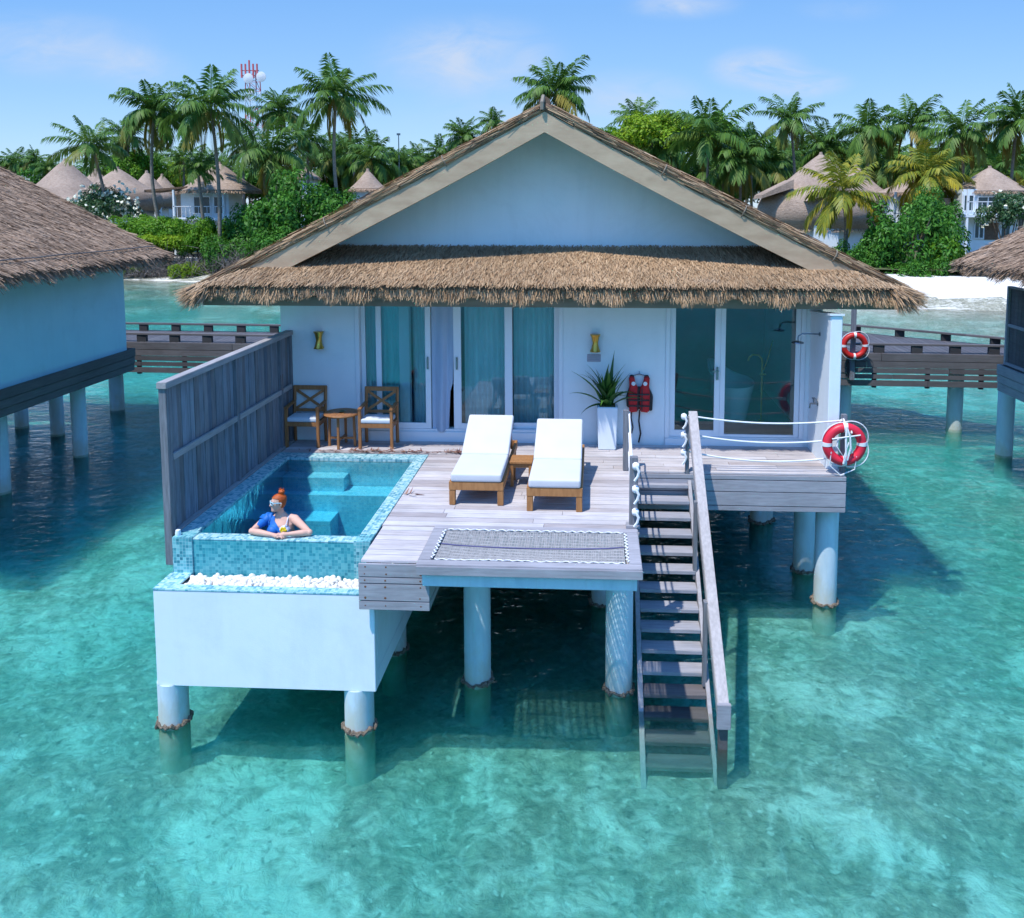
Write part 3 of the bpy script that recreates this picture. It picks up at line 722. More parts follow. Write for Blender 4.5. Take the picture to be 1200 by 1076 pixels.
def sconce(x, z, label):
    e = empty('wall_lamp', (x, WY, z), label, 'wall lamp', 'brass wall lamps on the villa front')
    prof = [(.080,-.135),(.082,-.13),(.062,-.09),(.045,-.02),(.043,.0),(.045,.02),(.062,.09),(.082,.13),(.080,.135)]
    m = MB().lathe(prof, (x, WY-.075, z), 20); b = m.build('lamp_shade', M['brass'], e, smooth=True)
    MB().box(x-.03, WY-.05, z-.05, x+.03, WY-.002, z+.05).build('wall_bracket', M['brass'], e, bevel=.005)
sconce(-4.32, 3.43, 'hourglass brass wall lamp above the chair by the timber screen')
sconce(0.0, 3.42, 'hourglass brass wall lamp above the small plaque and potted plant')
pl = empty('wall_plaque', (-.02, WY, 3.175), 'small pinkish grey plaque on the wall under the brass lamp', 'plaque')
MB().box(-.125, WY-.014, 3.115, .086, WY-.001, 3.234).build('plate', M['plaque'], pl, bevel=.004)
ln = MB()
for k in range(3): ln.box(-.10, WY-.0165, 3.145+k*.028, .06-.02*(k % 2), WY-.0142, 3.152+k*.028)
ln.build('engraved_lines', M['room'], pl)

# life jacket on a hook
lj = empty('life_jacket', (.68, WY, 2.62), 'red and black life jacket hanging on the wall beside the potted plant', 'life jacket')
def jx(x): return .68+x
body = MB()
yb = WY-.11
for sg in (-1, 1):
    body.prism([(jx(sg*.012), 2.36), (jx(sg*.15), 2.34), (jx(sg*.165), 2.62), (jx(sg*.15), 2.74), (jx(sg*.16), 2.90), (jx(sg*.075), 2.905), (jx(sg*.06), 2.80), (jx(sg*.012), 2.72)], 'Y', yb, WY-.02)
body.build('front_panel', M['red_fab'], lj, bevel=.018)
bk = MB().prism([(jx(-.19), 2.42), (jx(.205), 2.36), (jx(.215), 2.60), (jx(.15), 2.74), (jx(-.15), 2.74), (jx(-.20), 2.58)], 'Y', WY-.07, WY-.008)
bk.box(jx(-.15), WY-.05, 2.74, jx(-.08), WY-.008, 2.92).box(jx(.08), WY-.05, 2.74, jx(.15), WY-.008, 2.92)
bk.build('back_panel', M['black_fab'], lj, bevel=.012)
st = MB()
for z in (2.44, 2.53, 2.62): st.box(jx(-.155), yb-.012, z, jx(.155), yb-.001, z+.022)
for x in (-.03, .035): st.box(jx(x), yb-.016, 2.38, jx(x+.014), yb-.002, 2.72)
st.tube([(jx(-.11), WY-.06, 2.40), (jx(-.12), WY-.05, 2.25), (jx(-.09), WY-.045, 2.10), (jx(-.11), WY-.04, 2.0)], .011, 6)
st.tube([(jx(.01), WY-.10, 2.38), (jx(.0), WY-.06, 2.2), (jx(.03), WY-.05, 2.0), (jx(.0), WY-.05, 1.86)], .014, 6)
st.build('webbing_strap', M['black_fab'], lj)
for sg in (-1, 1):
    MB().lathe([(.032, -.004), (.032, .004)], (jx(sg*.09), yb-.004, 2.80), 14, 'Y').build('emblem', M['band'], lj)
MB().tube([(jx(-.1), WY-.03, 2.91), (jx(0), WY-.03, 2.935), (jx(.1), WY-.03, 2.91)], .008, 6).tube([(jx(0), WY-.03, 2.935), (jx(0), WY-.02, 2.97), (jx(.0), WY+.0, 2.97)], .006, 6).build('hanger', M['chrome'], lj)

# shower head and tap on the shower wall
sh = empty('wall_shower', (3.27, 12.45, 3.65), 'slim chrome shower head on a bent arm on the white side wall', 'shower')
MB().tube([(3.27, 12.5, 3.66), (3.02, 12.5, 3.665), (2.96, 12.5, 3.63), (2.95, 12.5, 3.55)], .011, 8).build('shower_arm', M['chrome'], sh, smooth=True)
MB().lathe([(.02, .03), (.085, .012), (.09, 0), (.085, -.006)], (2.95, 12.5, 3.53), 18).build('shower_head', M['chrome'], sh, smooth=True)
MB().lathe([(.03, 0), (.03, .012)], (3.256, 12.5, 3.66), 14, 'X').build('wall_flange', M['chrome'], sh)
tp = empty('wall_tap', (3.27, 12.5, 2.62), 'small dark tap on the white shower wall', 'tap')
MB().lathe([(.035, 0), (.035, .012)], (3.257, 12.5, 2.63), 14, 'X').tube([(3.26, 12.5, 2.63), (3.16, 12.5, 2.63), (3.15, 12.5, 2.56)], .014, 8).build('spout', M['chrome'], tp)
MB().box(3.20, 12.47, 2.645, 3.225, 12.53, 2.70).box(3.19, 12.44, 2.695, 3.235, 12.56, 2.71).build('lever', M['chrome'], tp, bevel=.003)

# bathtub and tap inside
bt = empty('bathtub', (2.30, 14.4, 1.93), 'white freestanding bathtub with one high back seen through the glass', 'bathtub')
vs = []; fs = []; nu, nv = 28, 9
def tub(k, a, inner):
    t = k/nv; ca, sa = math.cos(a), math.sin(a)
    rx = .27+.12*t; ry = .50+.20*t
    if inner: rx -= .035; ry -= .035
    top = .62 + .36*max(0, -ca*.75+.45*sa)**1.4
    return (2.30 + rx*ca, 14.45 + ry*sa, 1.93 + (0.02 if not inner else .12*(1-t)) + top*t)
for inner in (False, True):
    for k in range(nv+1):
        for i in range(nu): vs.append(tub(k, 2*PI*i/nu, inner))
q = (nv+1)*nu
for b_ in (0, q):
    for k in range(nv):
        for i in range(nu): fs.append((b_+k*nu+i, b_+k*nu+(i+1)%nu, b_+(k+1)*nu+(i+1)%nu, b_+(k+1)*nu+i))
for i in range(nu): fs.append((nv*nu+i, nv*nu+(i+1)%nu, q+nv*nu+(i+1)%nu, q+nv*nu+i))
fs.append(tuple(range(nu))[::-1]); fs.append(tuple(q+i for i in range(nu)))
MB().add(vs, fs).build('tub_shell', M['enamel'], bt, smooth=True)
ft = empty('floor_tap', (2.78, 14.2, 1.93), 'tall brass floor standing bath tap behind the glass', 'tap')
MB().tube([(2.78,14.2,1.93),(2.78,14.2,2.9),(2.775,14.2,2.98),(2.72,14.2,3.04),(2.62,14.2,3.05),(2.56,14.2,3.0),(2.55,14.2,2.95)], .018, 8).lathe([(.05,0),(.05,.02)], (2.78,14.2,1.93), 14).build('stand_pipe', M['brass'], ft, smooth=True)
MB().tube([(2.80,14.17,2.8),(2.86,14.15,3.0),(2.93,14.15,3.3)], .014, 8).tube([(2.74,14.18,2.72),(2.84,14.18,2.72)], .02, 8).build('hand_shower', M['brass'], ft, smooth=True)
# ------------------------------------------------------------------ timber deck
deck = empty('timber_deck', (-.5, 11, D), 'weathered grey timber deck on round concrete columns in front of the villa', 'deck')
def board_area(m, x0, x1, y0, y1, bw=.135, gap=.007, z=D, th=.026, joints=True):
    y = y1
    while y > y0 + .01:
        a = max(y-bw, y0); xs = [x0]
        if joints and x1-x0 > 2.2:
            x = x0 + random.uniform(.6, 2.0)
            while x < x1-.4: xs.append(x); x += random.uniform(1.4, 2.4)
        xs.append(x1)
        for p, q in zip(xs[:-1], xs[1:]):
            dz = random.uniform(-.0015, .0015)
            m.box(p+(.002 if p > x0 else 0), a+gap, z-th+dz, q-.002*(q < x1), y, z+dz)
        y -= bw
dk = MB()
PX0, PX1, PY0, PY1 = -4.74, -2.48, 9.05, 12.34     # pool rim
board_area(dk, -4.72, 3.455, PY1+.01, WY-.035)
board_area(dk, PX1+.012, 3.455, 11.70, PY1+.003)
board_area(dk, PX1+.012, .50, 9.50, 11.693)
board_area(dk, PX1+.03, -1.85, 8.53, 9.493)
dk.build('deck_board', M['deck'], deck, bevel=.0025)
def fascia(m, axis, a0, a1, c, zs, th=.03):
    for z0, z1 in zs:
        if axis == 'X': m.box(a0, c-th, z0, a1, c, z1)
        else: m.box(c, a0, z0, c+th, a1, z1)
ZL = [(1.655, 1.792), (1.585, 1.645), (1.395, 1.575), (1.295, 1.385)]
ZR = [(1.735, 1.792), (1.565, 1.725), (1.365, 1.555), (1.29, 1.355)]
for args in ((-2.47, -1.72, 8.53, ZL), (.50, 3.47, 11.70, ZR)):
    f = MB(); fascia(f, 'X', *args); f.build('front_fascia', M['grey_x'], deck, bevel=.003)
for args in ((11.70, WY, 3.44, ZR), (8.53, 9.5, -1.75, ZL[1:]), (9.50, 11.70, .485, ZL[:3])):
    f = MB(); fascia(f, 'Y', *args); f.build('side_fascia', M['grey_y'], deck, bevel=.003)
j = MB()
for x in np.arange(-2.4, 3.4, .45):
    y0 = 8.56 if x < -1.8 else 9.54 if x < .45 else 11.72
    j.box(x, y0, 1.62, x+.06, WY, 1.79)
for y, x0, x1 in ((8.7, -2.45, -1.76), (9.62, -2.45, .45), (11.8, -2.45, 3.42), (12.9, -4.7, 3.42)): j.box(x0, y, 1.40, x1, y+.14, 1.62)
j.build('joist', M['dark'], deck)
nails = MB()
for x in (-2.40, -2.18, -1.82):
    for z0, z1 in ZL:
        for z in ((z0+.03, z1-.03) if z1-z0 > .1 else ((z0+z1)/2,)):
            nails.lathe([(.004, -.0015), (random.uniform(.008, .014), .0)], (x+random.uniform(-.01, .01), 8.4995, z), 7, 'Y')
nails.build('rusty_nail', M['rust'], deck)
def col_front(px, py, r=.16): # centre of a column whose waterline front shows at the pixel
    p = onZ(px, py, WL); return p.x*(1+r/p.y), p.y + r
for px, py, zt in ((966, 713, 1.29), (941, 674, 1.29), (895, 614, 1.29), (706, 713, 1.4)):
    x, y = col_front(px, py); column(deck, x, y, zt)
column(deck, *col_front(462, 770), 1.40)

# ------------------------------------------------------------------ net hammock platform over the water
ham = empty('hammock_platform', (-.68, 8.9, D), 'grey timber frame with a rope net over the water at the deck edge', 'hammock')
HX0, HX1, HY0, HY1, HZ = -1.835, .49, 8.375, 9.47, 1.855
h = MB()
h.box(HX0, HY0, HZ-.06, HX1, HY0+.13, HZ).box(HX0, HY1-.12, HZ-.06, HX1, HY1, HZ)
h.box(HX0, HY0+.13, HZ-.06, HX0+.13, HY1-.12, HZ+.001).box(HX1-.13, HY0+.13, HZ-.06, HX1, HY1-.12, HZ+.001)
h.build('frame', M['grey_x'], ham, bevel=.006)
MB().box(HX0+.005, HY0-.022, HZ-.105, HX1+.005, HY0-.002, HZ-.012).build('front_board', M['grey_x'], ham, bevel=.004)
MB().box(HX0+.06, HY0+.03, 1.61, HX1-.05, HY0+.19, HZ-.062).box(HX0+.06, HY1-.16, 1.61, HX1-.05, HY1-.02, HZ-.062).build('beam', M['column'], ham, bevel=.006)
for xa in (HX0+.07, HX1-.15): MB().box(xa, HY0+.19, 1.62, xa+.09, HY1-.16, HZ-.062).build('side_beam', M['grey_y'], ham, bevel=.006)
nx0, nx1, ny0, ny1 = HX0+.17, HX1-.17, HY0+.17, HY1-.16
def sag(x, y):
    u = min(max((x-nx0)/(nx1-nx0), 0), 1); v = min(max((y-ny0)/(ny1-ny0), 0), 1); return HZ-.015 - .035*(4*u*(1-u))**.7*(4*v*(1-v))**.7
nt = MB()
for k in range(74):
    x = nx0 + (nx1-nx0)*k/73
    nt.tube([(x+.006*math.sin(k*1.7+y*5), y, sag(x, y)) for y in np.linspace(ny0, ny1, 9)], .0085, 4)
for k in range(30):
    y = ny0 + (ny1-ny0)*k/29
    nt.tube([(x, y+.004*math.sin(k*2.1+x*7), sag(x, y)+.006) for x in np.linspace(nx0, nx1, 13)], .0055, 4)
M['net'] = simple('grey netting cord', (.27,.265,.27), (.37,.365,.37), 25, .8)
nt.build('net', M['net'], ham)
M['net_blue'] = simple('dark blue cord', (.10,.10,.22), None, 9, .8)
MB().tube([(x, (ny0+ny1)/2, sag(x, (ny0+ny1)/2)+.016) for x in np.linspace(nx0, nx1, 13)], .009, 5).build('centre_cord', M['net_blue'], ham)
lc = MB()
def lace(p, q, off, n):
    p, q, off = Vector(p), Vector(q), Vector(off)
    lc.tube([p.lerp(q, k/n) + off*(.5+.5*math.sin(k*PI*.5+random.uniform(-.4,.4))) + Vector((0,0,.012+random.uniform(0,.008))) for k in range(n+1)], .0065, 5)
lace((nx0-.01, ny0, HZ-.01), (nx0-.01, ny1, HZ-.01), (-.035, 0, 0), 36); lace((nx1+.01, ny0, HZ-.01), (nx1+.01, ny1, HZ-.01), (.035, 0, 0), 36)
lace((nx0, ny1+.005, HZ-.01), (nx1, ny1+.005, HZ-.01), (0, .03, 0), 80); lace((nx0, ny0-.005, HZ-.02), (nx1, ny0-.005, HZ-.02), (0, -.02, 0), 80)
lc.build('lacing', M['rope'], ham)
for px, py in ((560, 808), (725, 818)):
    x, y = col_front(px, py); column(ham, x, y, 1.61)

# ------------------------------------------------------------------ plunge pool
pool = empty('plunge_pool', (-3.6, 10.6, D), 'turquoise mosaic plunge pool with an overflow edge above a white concrete trough', 'swimming pool')
PB, BX0, BX1, BY = .31, -4.76, -2.34, 8.62     # underside and front of the concrete body
RIM = 1.41
ix0, ix1, iy0, iy1 = PX0+.21, PX1-.17, PY0+.16, PY1-.24   # water
POOLW = 1.775
b = MB()
b.box(BX0, BY+.10, PB, BX1, 12.9, PB+.20)
b.box(BX0, BY, PB, BX1, BY+.10, RIM-.022)
b.box(BX0, BY+.10, PB+.20, BX0+.14, PY0-.003, RIM-.022); b.box(BX1-.10, BY+.10, PB+.20, BX1, 12.9, 1.38)
b.box(BX0+.02, PY0+.02, PB+.20, BX0+.14, 12.9, 1.72)
b.build('concrete_body', M['paint_white'], pool, bevel=.006)
MB().box(BX0-.004, BY-.004, RIM-.02, BX1+.004, BY+.12, RIM).box(BX0-.004, BY+.12, RIM-.02, BX0+.24, PY0-.004, RIM+.0005).box(BX1-.16, BY+.12, RIM-.02, BX1+.004, PY0-.004, RIM+.0005).build('trough_rim', M['tile_rim'], pool, bevel=.004)
t_ = MB().box(ix0+.02, PY0, 1.05, ix1-.02, iy0, POOLW+.012)
t_.build('overflow_wall', M['tile_wall'], pool, bevel=.004)
MB().box(ix0+.021, PY0-.003, POOLW+.0125, ix1-.021, iy0+.01, POOLW+.026).build('overflow_edge', M['tile_rim'], pool, bevel=.003)
for xa, xb in ((PX0, ix0+.02), (ix1-.02, PX1)): MB().box(xa, PY0-.02, 1.05, xb, iy0+.02, D-.003).build('corner_pier', M['tile'], pool, bevel=.004)
c = MB().box(PX0, iy0+.02, D-.06, ix0, PY1, D-.002).box(ix1, iy0+.02, D-.06, PX1, PY1, D-.002).box(ix0, iy1, D-.06, ix1, PY1, D-.0025)
c.build('coping', M['tile_rim'], pool, bevel=.004)
n_ = MB()
n_.box(PX0+.02, iy0, .60, ix0, iy1, D-.062).box(ix1, iy0, .60, PX1-.02, iy1, D-.062).box(PX0+.02, iy1, .60, PX1-.02, PY1, D-.062)
n_.box(ix0, iy0, .54, ix1, iy1, .62).box(ix0, iy0-.005, .62, ix1, iy0+.006, POOLW-.05)
n_.build('basin_lining', M['tile_in'], pool)
s_ = MB()
s_.box(ix0, iy1-.42, .62, ix1, iy1, 1.40)
s_.box(ix0, iy1-.26, 1.40, -3.62, iy1-.001, 1.60)
s_.box(ix0, iy1-.80, .62, -3.66, iy1-.42, 1.16)
s_.build('pool_step', M['tile_in'], pool, bevel=.004)
MB().box(ix0+.001, iy0+.008, .625, ix1-.001, iy1-.001, POOLW).build('pool_water', M['pool_water'], pool)
for px, py in ((205, 857), (422, 864)):
    x, y = col_front(px, py); column(pool, x, y, PB-.0)
for x, y in ((-4.45, 11.9), (-2.62, 12.4)): column(pool, x, y, PB)
# white pebbles in the trough
V = []; F = []
ico = bmesh.new(); bmesh.ops.create_icosphere(ico, subdivisions=2, radius=1); iv = [v.co.copy() for v in ico.verts]; fi = [[v.index for v in f_.verts] for f_ in ico.faces]; ico.free()
pb = MB()
for k in range(620):
    r = random.uniform(.022, .042); p = Vector((random.uniform(BX0+.26, BX1-.18), random.uniform(BY+.14, PY0-.03), RIM-.045+random.uniform(-.03, .022)))
    R = Matrix.Rotation(random.uniform(0, 6), 3, Vector((random.random(), random.random(), random.random()+.1)).normalized())
    s3 = Vector((r*random.uniform(.8, 1.4), r, r*random.uniform(.55, .85)))
    pb.add([p + R @ Vector((q.x*s3.x, q.y*s3.y, q.z*s3.z)) for q in iv], fi)
o = pb.build('pebbles', M['pebble'], None, smooth=True); tag(o, 'band of white pebbles lying in the pool trough', 'pebbles', kind='stuff')
MB().box(BX0+.15, BY+.11, 1.2, BX1-.11, PY0-.01, RIM-.06).build('trough_bed', M['room'], pool)

# ------------------------------------------------------------------ timber privacy screen beside the pool
FX = -4.80
fn = empty('privacy_screen', (FX, 11, D), 'tall grey timber privacy screen of upright boards along the pool', 'fence')
posts = [(9.13, 1.47), (10.95, 1.70), (12.55, 1.70), (13.0, 1.70)]
for i, (y, zb) in enumerate(posts):
    wd = .10 if i == 0 else .06
    MB().box(FX-.05 if i == 0 else FX-.035, y-wd/2, zb, FX+.04 if i == 0 else FX+.042, y+wd/2, 3.50).build('post', M['grey_z'], fn, bevel=.005)
MB().box(FX-.06, 9.06, 3.501, FX+.055, 13.04, 3.575).build('top_rail', M['grey_y'], fn, bevel=.005)
for (a, _), (b_, _) in zip(posts[:-1], posts[1:]):
    m = MB(); y = a+.05
    while y < b_-.05:
        y2 = min(y+random.uniform(.10, .13), b_-.035); dx = random.uniform(-.006, .008)
        m.box(FX-.022+dx, y, 1.84, FX+.0+dx, y2-.004, 3.50); y = y2
    m.build('board_panel', M['grey_z'], fn, bevel=.002)
    MB().box(FX+.009, a+.05, 2.66, FX+.046, b_-.035, 2.735).build('middle_rail', M['grey_y'], fn, bevel=.004)
MB().box(FX-.03, 9.18, 1.775, FX+.058, 13.0, 1.838).build('bottom_rail', M['grey_y'], fn, bevel=.004)
MB().box(FX+.032, 12.52, 2.70, FX+.04, 12.60, 2.96).build('rusty_plate', M['rust'], fn)
MB().lathe([(.03, 0), (.034, .02), (.026, .06), (.0, .07)], (-4.70, 9.10, D-.003), 14).build('post_cap', M['planter'], fn, smooth=True)

# ------------------------------------------------------------------ staircase into the sea
stair = empty('wooden_staircase', (.95, 11.6, D), 'open wooden staircase going from the deck down into the sea', 'staircase')
SX0, SX1 = .575, 1.295
for i in range(1, 16):
    z = 1.82 - .158*i + .004; y = 11.82 - .2005*i
    MB().box(SX0, y-.035, z-.045, SX1, y+.20, z).build('tread', M['grey_x'] if i < 12 else M['brown_x'], stair, bevel=.004)
def st_y(z): return 11.62 - (1.66-z)/.158*.2005
for x0, x1, mt in ((SX0-.06, SX0-.003, 'grey_y'), (SX1+.003, SX1+.05, 'grey_y')):
    zt, zb = 1.72, -.72
    MB().prism([(st_y(zt)-.02, zt), (st_y(zt)+.20, zt), (st_y(zb)+.20, zb), (st_y(zb)-.02, zb)], 'X', x0, x1).build('stringer', M[mt], stair, bevel=.004)
# right handrail: flat cap on a plank, held by posts
ra, rb_ = Vector((1.365, 11.78, 2.66)), Vector((1.365, 8.60, .30))
dr = (rb_-ra).normalized()
MB().bar(ra, rb_, .118, .04).build('handrail', M['grey_rail'], stair, bevel=.005)
MB().bar(ra + Vector((-.045, .0, -.09)), rb_ + Vector((-.045, .0, -.09)), .035, .13).build('rail_board', M['grey_rail'], stair, bevel=.004)
for t in (.015, .36, .70, .985):
    p = ra.lerp(rb_, t)
    zb = 1.5 if t < .1 else max(p.z-1.05, -.7) if t < .9 else -.72
    MB().box(p.x-.04 if t > .9 else p.x-.10, p.y-.045, zb, p.x+.055 if t > .9 else p.x-.05, p.y+.045, p.z-.03).build('newel_post', M['grey_z'] if t < .9 else M['brown_y'], stair, bevel=.004)
MB().box(1.295, 8.545, .055, 1.44, 8.60, .325).build('rail_end', M['grey_x'], stair, bevel=.004)

# rope guard rails
def post(x, y, h, label, wd=.075, base=True, z=D):
    e = empty('rope_post', (x, y, z), label, 'post', 'rope posts at the deck edge')
    MB().box(x-wd/2, y-wd/2, z, x+wd/2, y+wd/2, z+h).build('shaft', M['grey_z'], e, bevel=.006)
    if base: MB().box(x-.085, y-.08, z, x+.075, y+.06, z+.035).build('foot_plate', M['grey_x'], e, bevel=.004)
    return e
pf = onZ(733, 551, D); pn = onZ(742, 617, D); pc = onZ(987, 553, D)
post(pf.x, pf.y, .86, 'slim timber post at the head of the stairs beside the planter', base=False)
post(pn.x, pn.y, .83, 'timber post with three rope knots beside the hammock net', .095)
post(pc.x, pc.y, .82, 'timber corner post that the large life ring hangs on', base=False)
def rope(a, b, sagd, label, knots=(), r=.0125, group='white guard ropes', n=18, tails=True):
    a, b = Vector(a), Vector(b)
    e = empty('guard_rope', a, label, 'rope', group)
    pts = [a.lerp(b, k/n) - Vector((0, 0, sagd*4*(k/n)*(1-k/n))) for k in range(n+1)]
    MB().tube(pts, r, 7).build('cord', M['rope'], e, smooth=True)
    for kp in knots:
        kp = Vector(kp); m = MB()
        m.lathe([(.0,-.042),(.03,-.036),(.046,-.012),(.046,.012),(.03,.036),(.0,.042)], kp, 10, 'X')
        m.tube([kp+Vector((.01,-.035,0)), kp+Vector((.035,-.045,-.05)), kp+Vector((.02,-.04,-.11)), kp+Vector((-.015,-.04,-.16))], .0155, 6)
        m.build('knot', M['rope'], e, smooth=True)
    return e
for k, (h, nm) in enumerate(((.76, 'top'), (.50, 'middle'), (.25, 'lowest'))):
    rope((1.30, 11.72, D+h+.04), (pc.x-.03, pc.y-.03, D+h-.02), .075 + .015*k, f'{nm} white rope sagging between the stair post and the corner post', [(1.235, 11.70, D+h+.03)], n=22)
for k, (h, nm) in enumerate(((.74, 'highest'), (.47, 'middle'), (.20, 'lowest'))):
    rope((pf.x+.045, pf.y-.02, D+h+.07), (pn.x-.01, pn.y+.05, D+h-.02), .05, f'{nm} white rope along the left side of the stair opening', [(pn.x+.02, pn.y-.075, D+h)], n=14)

# ------------------------------------------------------------------ life rings
def life_ring(name, c, R, r, mat, label, tail=False, nrm=0.0):
    e = empty(name, c, label, 'life ring', 'life rings')
    c = Vector(c); nn = 48
    def P(a, rr, y=0): return c + Vector((math.cos(a)*rr, y + nrm*math.sin(a)*rr, math.sin(a)*rr))
    MB().tube([P(2*PI*k/nn, R) for k in range(nn)], r, 16, closed=True).build('ring', M[mat], e, smooth=True)
    for a0 in (PI/4*0+.05, PI/2, PI, 3*PI/2):
        MB().tube([P(a0-.105+.21*k/6, R) for k in range(7)], r+.004, 16).build('band', M['band'], e, smooth=True)
    g = MB()
    for q in range(4):
        a0 = .05 + q*PI/2
        g.tube([P(a0 + (PI/2)*k/12, R + r + .005 + .055*math.sin(PI*k/12)*(1 if q in (0, 3) else .3), -.02*math.sin(PI*k/12)) for k in range(13)], .0075, 6)
    if tail:
        g.tube([P(PI/2, R+.03, -.09), c + Vector((-.01, -.1, .1)), c + Vector((.0, -.1, -.12)), c + Vector((-.03, -.09, -.25))], .016, 6)
        g.tube([P(PI/2, R+.03, -.085), c + Vector((.04, -.11, .14)), c + Vector((.06, -.1, -.02)), c + Vector((.02, -.09, -.2))], .014, 6)
        g.tube([c + Vector((-.19, -.08, .09)), c + Vector((0, -.11, .13)), c + Vector((.19, -.08, .15))], .010, 6)
        g.tube([c + Vector((-.1, -.06, .1)), c + Vector((-.12, -.07, -.02)), c + Vector((-.03, -.1, -.16)), c + Vector((.03, -.1, .05)), c + Vector((.09, -.08, -.1))], .012, 6)
        g.tube([P(PI/2, R+.06, .0), P(PI/2, R+.1, .08), P(PI/2+.25, R+.07, .1), P(PI/2-.3, R+.02, -.03), P(PI/2-.4, R-.05, -.07)], .014, 6)
        g.tube([P(3.6, R-.02, -.06), P(4.1, R+.12, -.05), P(4.6, R+.20, -.03), P(5.1, R+.14, -.03), P(5.5, R-.02, -.06)], .008, 6)
    g.build('grab_line', M['rope'], e, smooth=True)
    return e
r1 = onY(989.5, 520.5, pc.y-.11)
life_ring('life_ring', r1, .235, .066, 'ring', 'bright red life ring with trailing white cord on the deck corner post', True)
# ------------------------------------------------------------------ sun loungers
def lounger(x0, x1, yf, label):
    e = empty('sun_lounger', ((x0+x1)/2, yf, D), label, 'sun lounger', 'white cushioned sun loungers on the deck')
    yr = yf+1.93; yh = yf+.86; w = x1-x0
    fr = MB().box(x0, yf, D+.19, x1, yf+.045, D+.295).box(x0, yf+.045, D+.19, x0+.04, yr, D+.295).box(x1-.04, yf+.045, D+.19, x1, yr, D+.295).box(x0+.04, yr-.04, D+.19, x1-.04, yr, D+.295)
    for k in range(8): fr.box(x0+.04, yf+.10+k*.1, D+.262, x1-.04, yf+.16+k*.1, D+.284)
    fr.build('frame', M['teak'], e, bevel=.005)
    for x in (x0+.002, x1-.077):
        for y in (yf+.002, yr-.27): MB().prism([(y, D), (y+.06, D), (y+.072, D+.188), (y, D+.188)], 'X', x, x+.075).build('leg', M['teak'], e, bevel=.005)
    ang = math.radians(25)
    bf = MB().box(x0+.045, 0, -.03, x0+.085, .80, .0).box(x1-.085, 0, -.03, x1-.045, .80, 0)
    for k in range(7): bf.box(x0+.085, .04+k*.115, -.022, x1-.085, .11+k*.115, -.003)
    bf.xform(Matrix.Translation((0, yh, D+.305)) @ Matrix.Rotation(ang, 4, 'X')).build('backrest_frame', M['teak'], e, bevel=.003)
    sp = MB()
    for x in (x0+.06, x1-.06): sp.bar((x, yh+.62, D+.60), (x, yh+.78, D+.25), .03, .025)
    sp.build('backrest_prop', M['teak'], e)
    MB().rbox(x0+.022, yf-.01, D+.298, x1-.022, yh-.005, D+.405, .032, 4, .012).build('seat_cushion', M['cushion'], e, smooth=True)
    MB().rbox(x0+.022, .0, .0, x1-.022, .83, .105, .032, 4, .012).xform(Matrix.Translation((0, yh+.03, D+.312)) @ Matrix.Rotation(ang, 4, 'X')).build('back_cushion', M['cushion'], e, smooth=True)
lounger(-1.805, -1.125, 10.22, 'white cushioned teak sun lounger nearer the pool')
lounger(-.825, -.145, 10.05, 'white cushioned teak sun lounger nearer the stairs and planter')
e = empty('side_table', (-.965, 11.1, D), 'small square teak side table between the two sun loungers', 'side table')
m = MB()
for k in range(5): m.box(-1.12, 10.93+k*.068, D+.315, -.82, 10.93+k*.068+.063, D+.34)
m.build('table_top', M['teak'], e, bevel=.003)
MB().box(-1.10, 10.95, D+.26, -.84, 10.97, D+.313).box(-1.10, 11.23, D+.26, -.84, 11.25, D+.313).build('apron', M['teak'], e)
for x in (-1.11, -.87):
    for y in (10.94, 11.215): MB().box(x, y, D, x+.04, y+.04, D+.314).build('leg', M['teak'], e, bevel=.003)

# ------------------------------------------------------------------ armchairs with crossed backs and a round table
def armchair(cx, yf, label):
    e = empty('garden_armchair', (cx, yf, D), label, 'armchair', 'teak armchairs by the villa wall')
    w = .245; yb = yf+.355; L = 'teak_dark'
    for s in (-1, 1):
        MB().bar((cx+s*w, yf, D), (cx+s*w, yf, D+.60), .045, .045, (0,1,0)).build('leg', M[L], e, bevel=.004)
        MB().tube([(cx+s*w, yb+.02, D), (cx+s*w, yb, D+.40), (cx+s*w, yb+.055, D+.87)], .026, 4).build('leg', M[L], e)
        MB().bar((cx+s*w, yf-.03, D+.615), (cx+s*w, yb+.02, D+.64), .055, .03).build('armrest', M[L], e, bevel=.004)
    MB().box(cx-w+.02, yf-.018, D+.33, cx+w-.02, yf+.018, D+.395).box(cx-w+.02, yb-.018, D+.33, cx+w-.02, yb+.018, D+.395).box(cx-w-.018, yf+.022, D+.33, cx-w+.018, yb-.022, D+.395).box(cx+w-.018, yf+.022, D+.33, cx+w+.018, yb-.022, D+.395).build('seat_frame', M[L], e, bevel=.003)
    b = MB()
    B = lambda x, z: (x, yb + .055*(z-.40)/.47, D+z)
    b.bar(B(cx-w-.02, .85), B(cx+w+.02, .85), .03, .065); b.bar(B(cx-w+.02, .50), B(cx+w-.02, .50), .028, .045)
    b.bar(B(cx-w+.02, .52), B(cx+w-.02, .815), .02, .042); b.bar(B(cx-w+.02, .815), B(cx+w-.02, .52), .018, .042)
    b.build('backrest', M[L], e, bevel=.002)
    MB().rbox(cx-w+.012, yf-.02, D+.398, cx+w-.012, yb-.03, D+.465, .022, 3, .012).build('seat_pad', M['seatpad'], e, smooth=True)
armchair(-4.485, 12.61, 'brown teak armchair with crossed back beside the timber screen')
armchair(-3.335, 12.58, 'brown teak armchair with crossed back in front of the glass door')
e = empty('round_table', (-3.90, 12.70, D), 'small round brown teak table between the two armchairs', 'table')
tx, ty = -3.90, 12.72
m = MB()
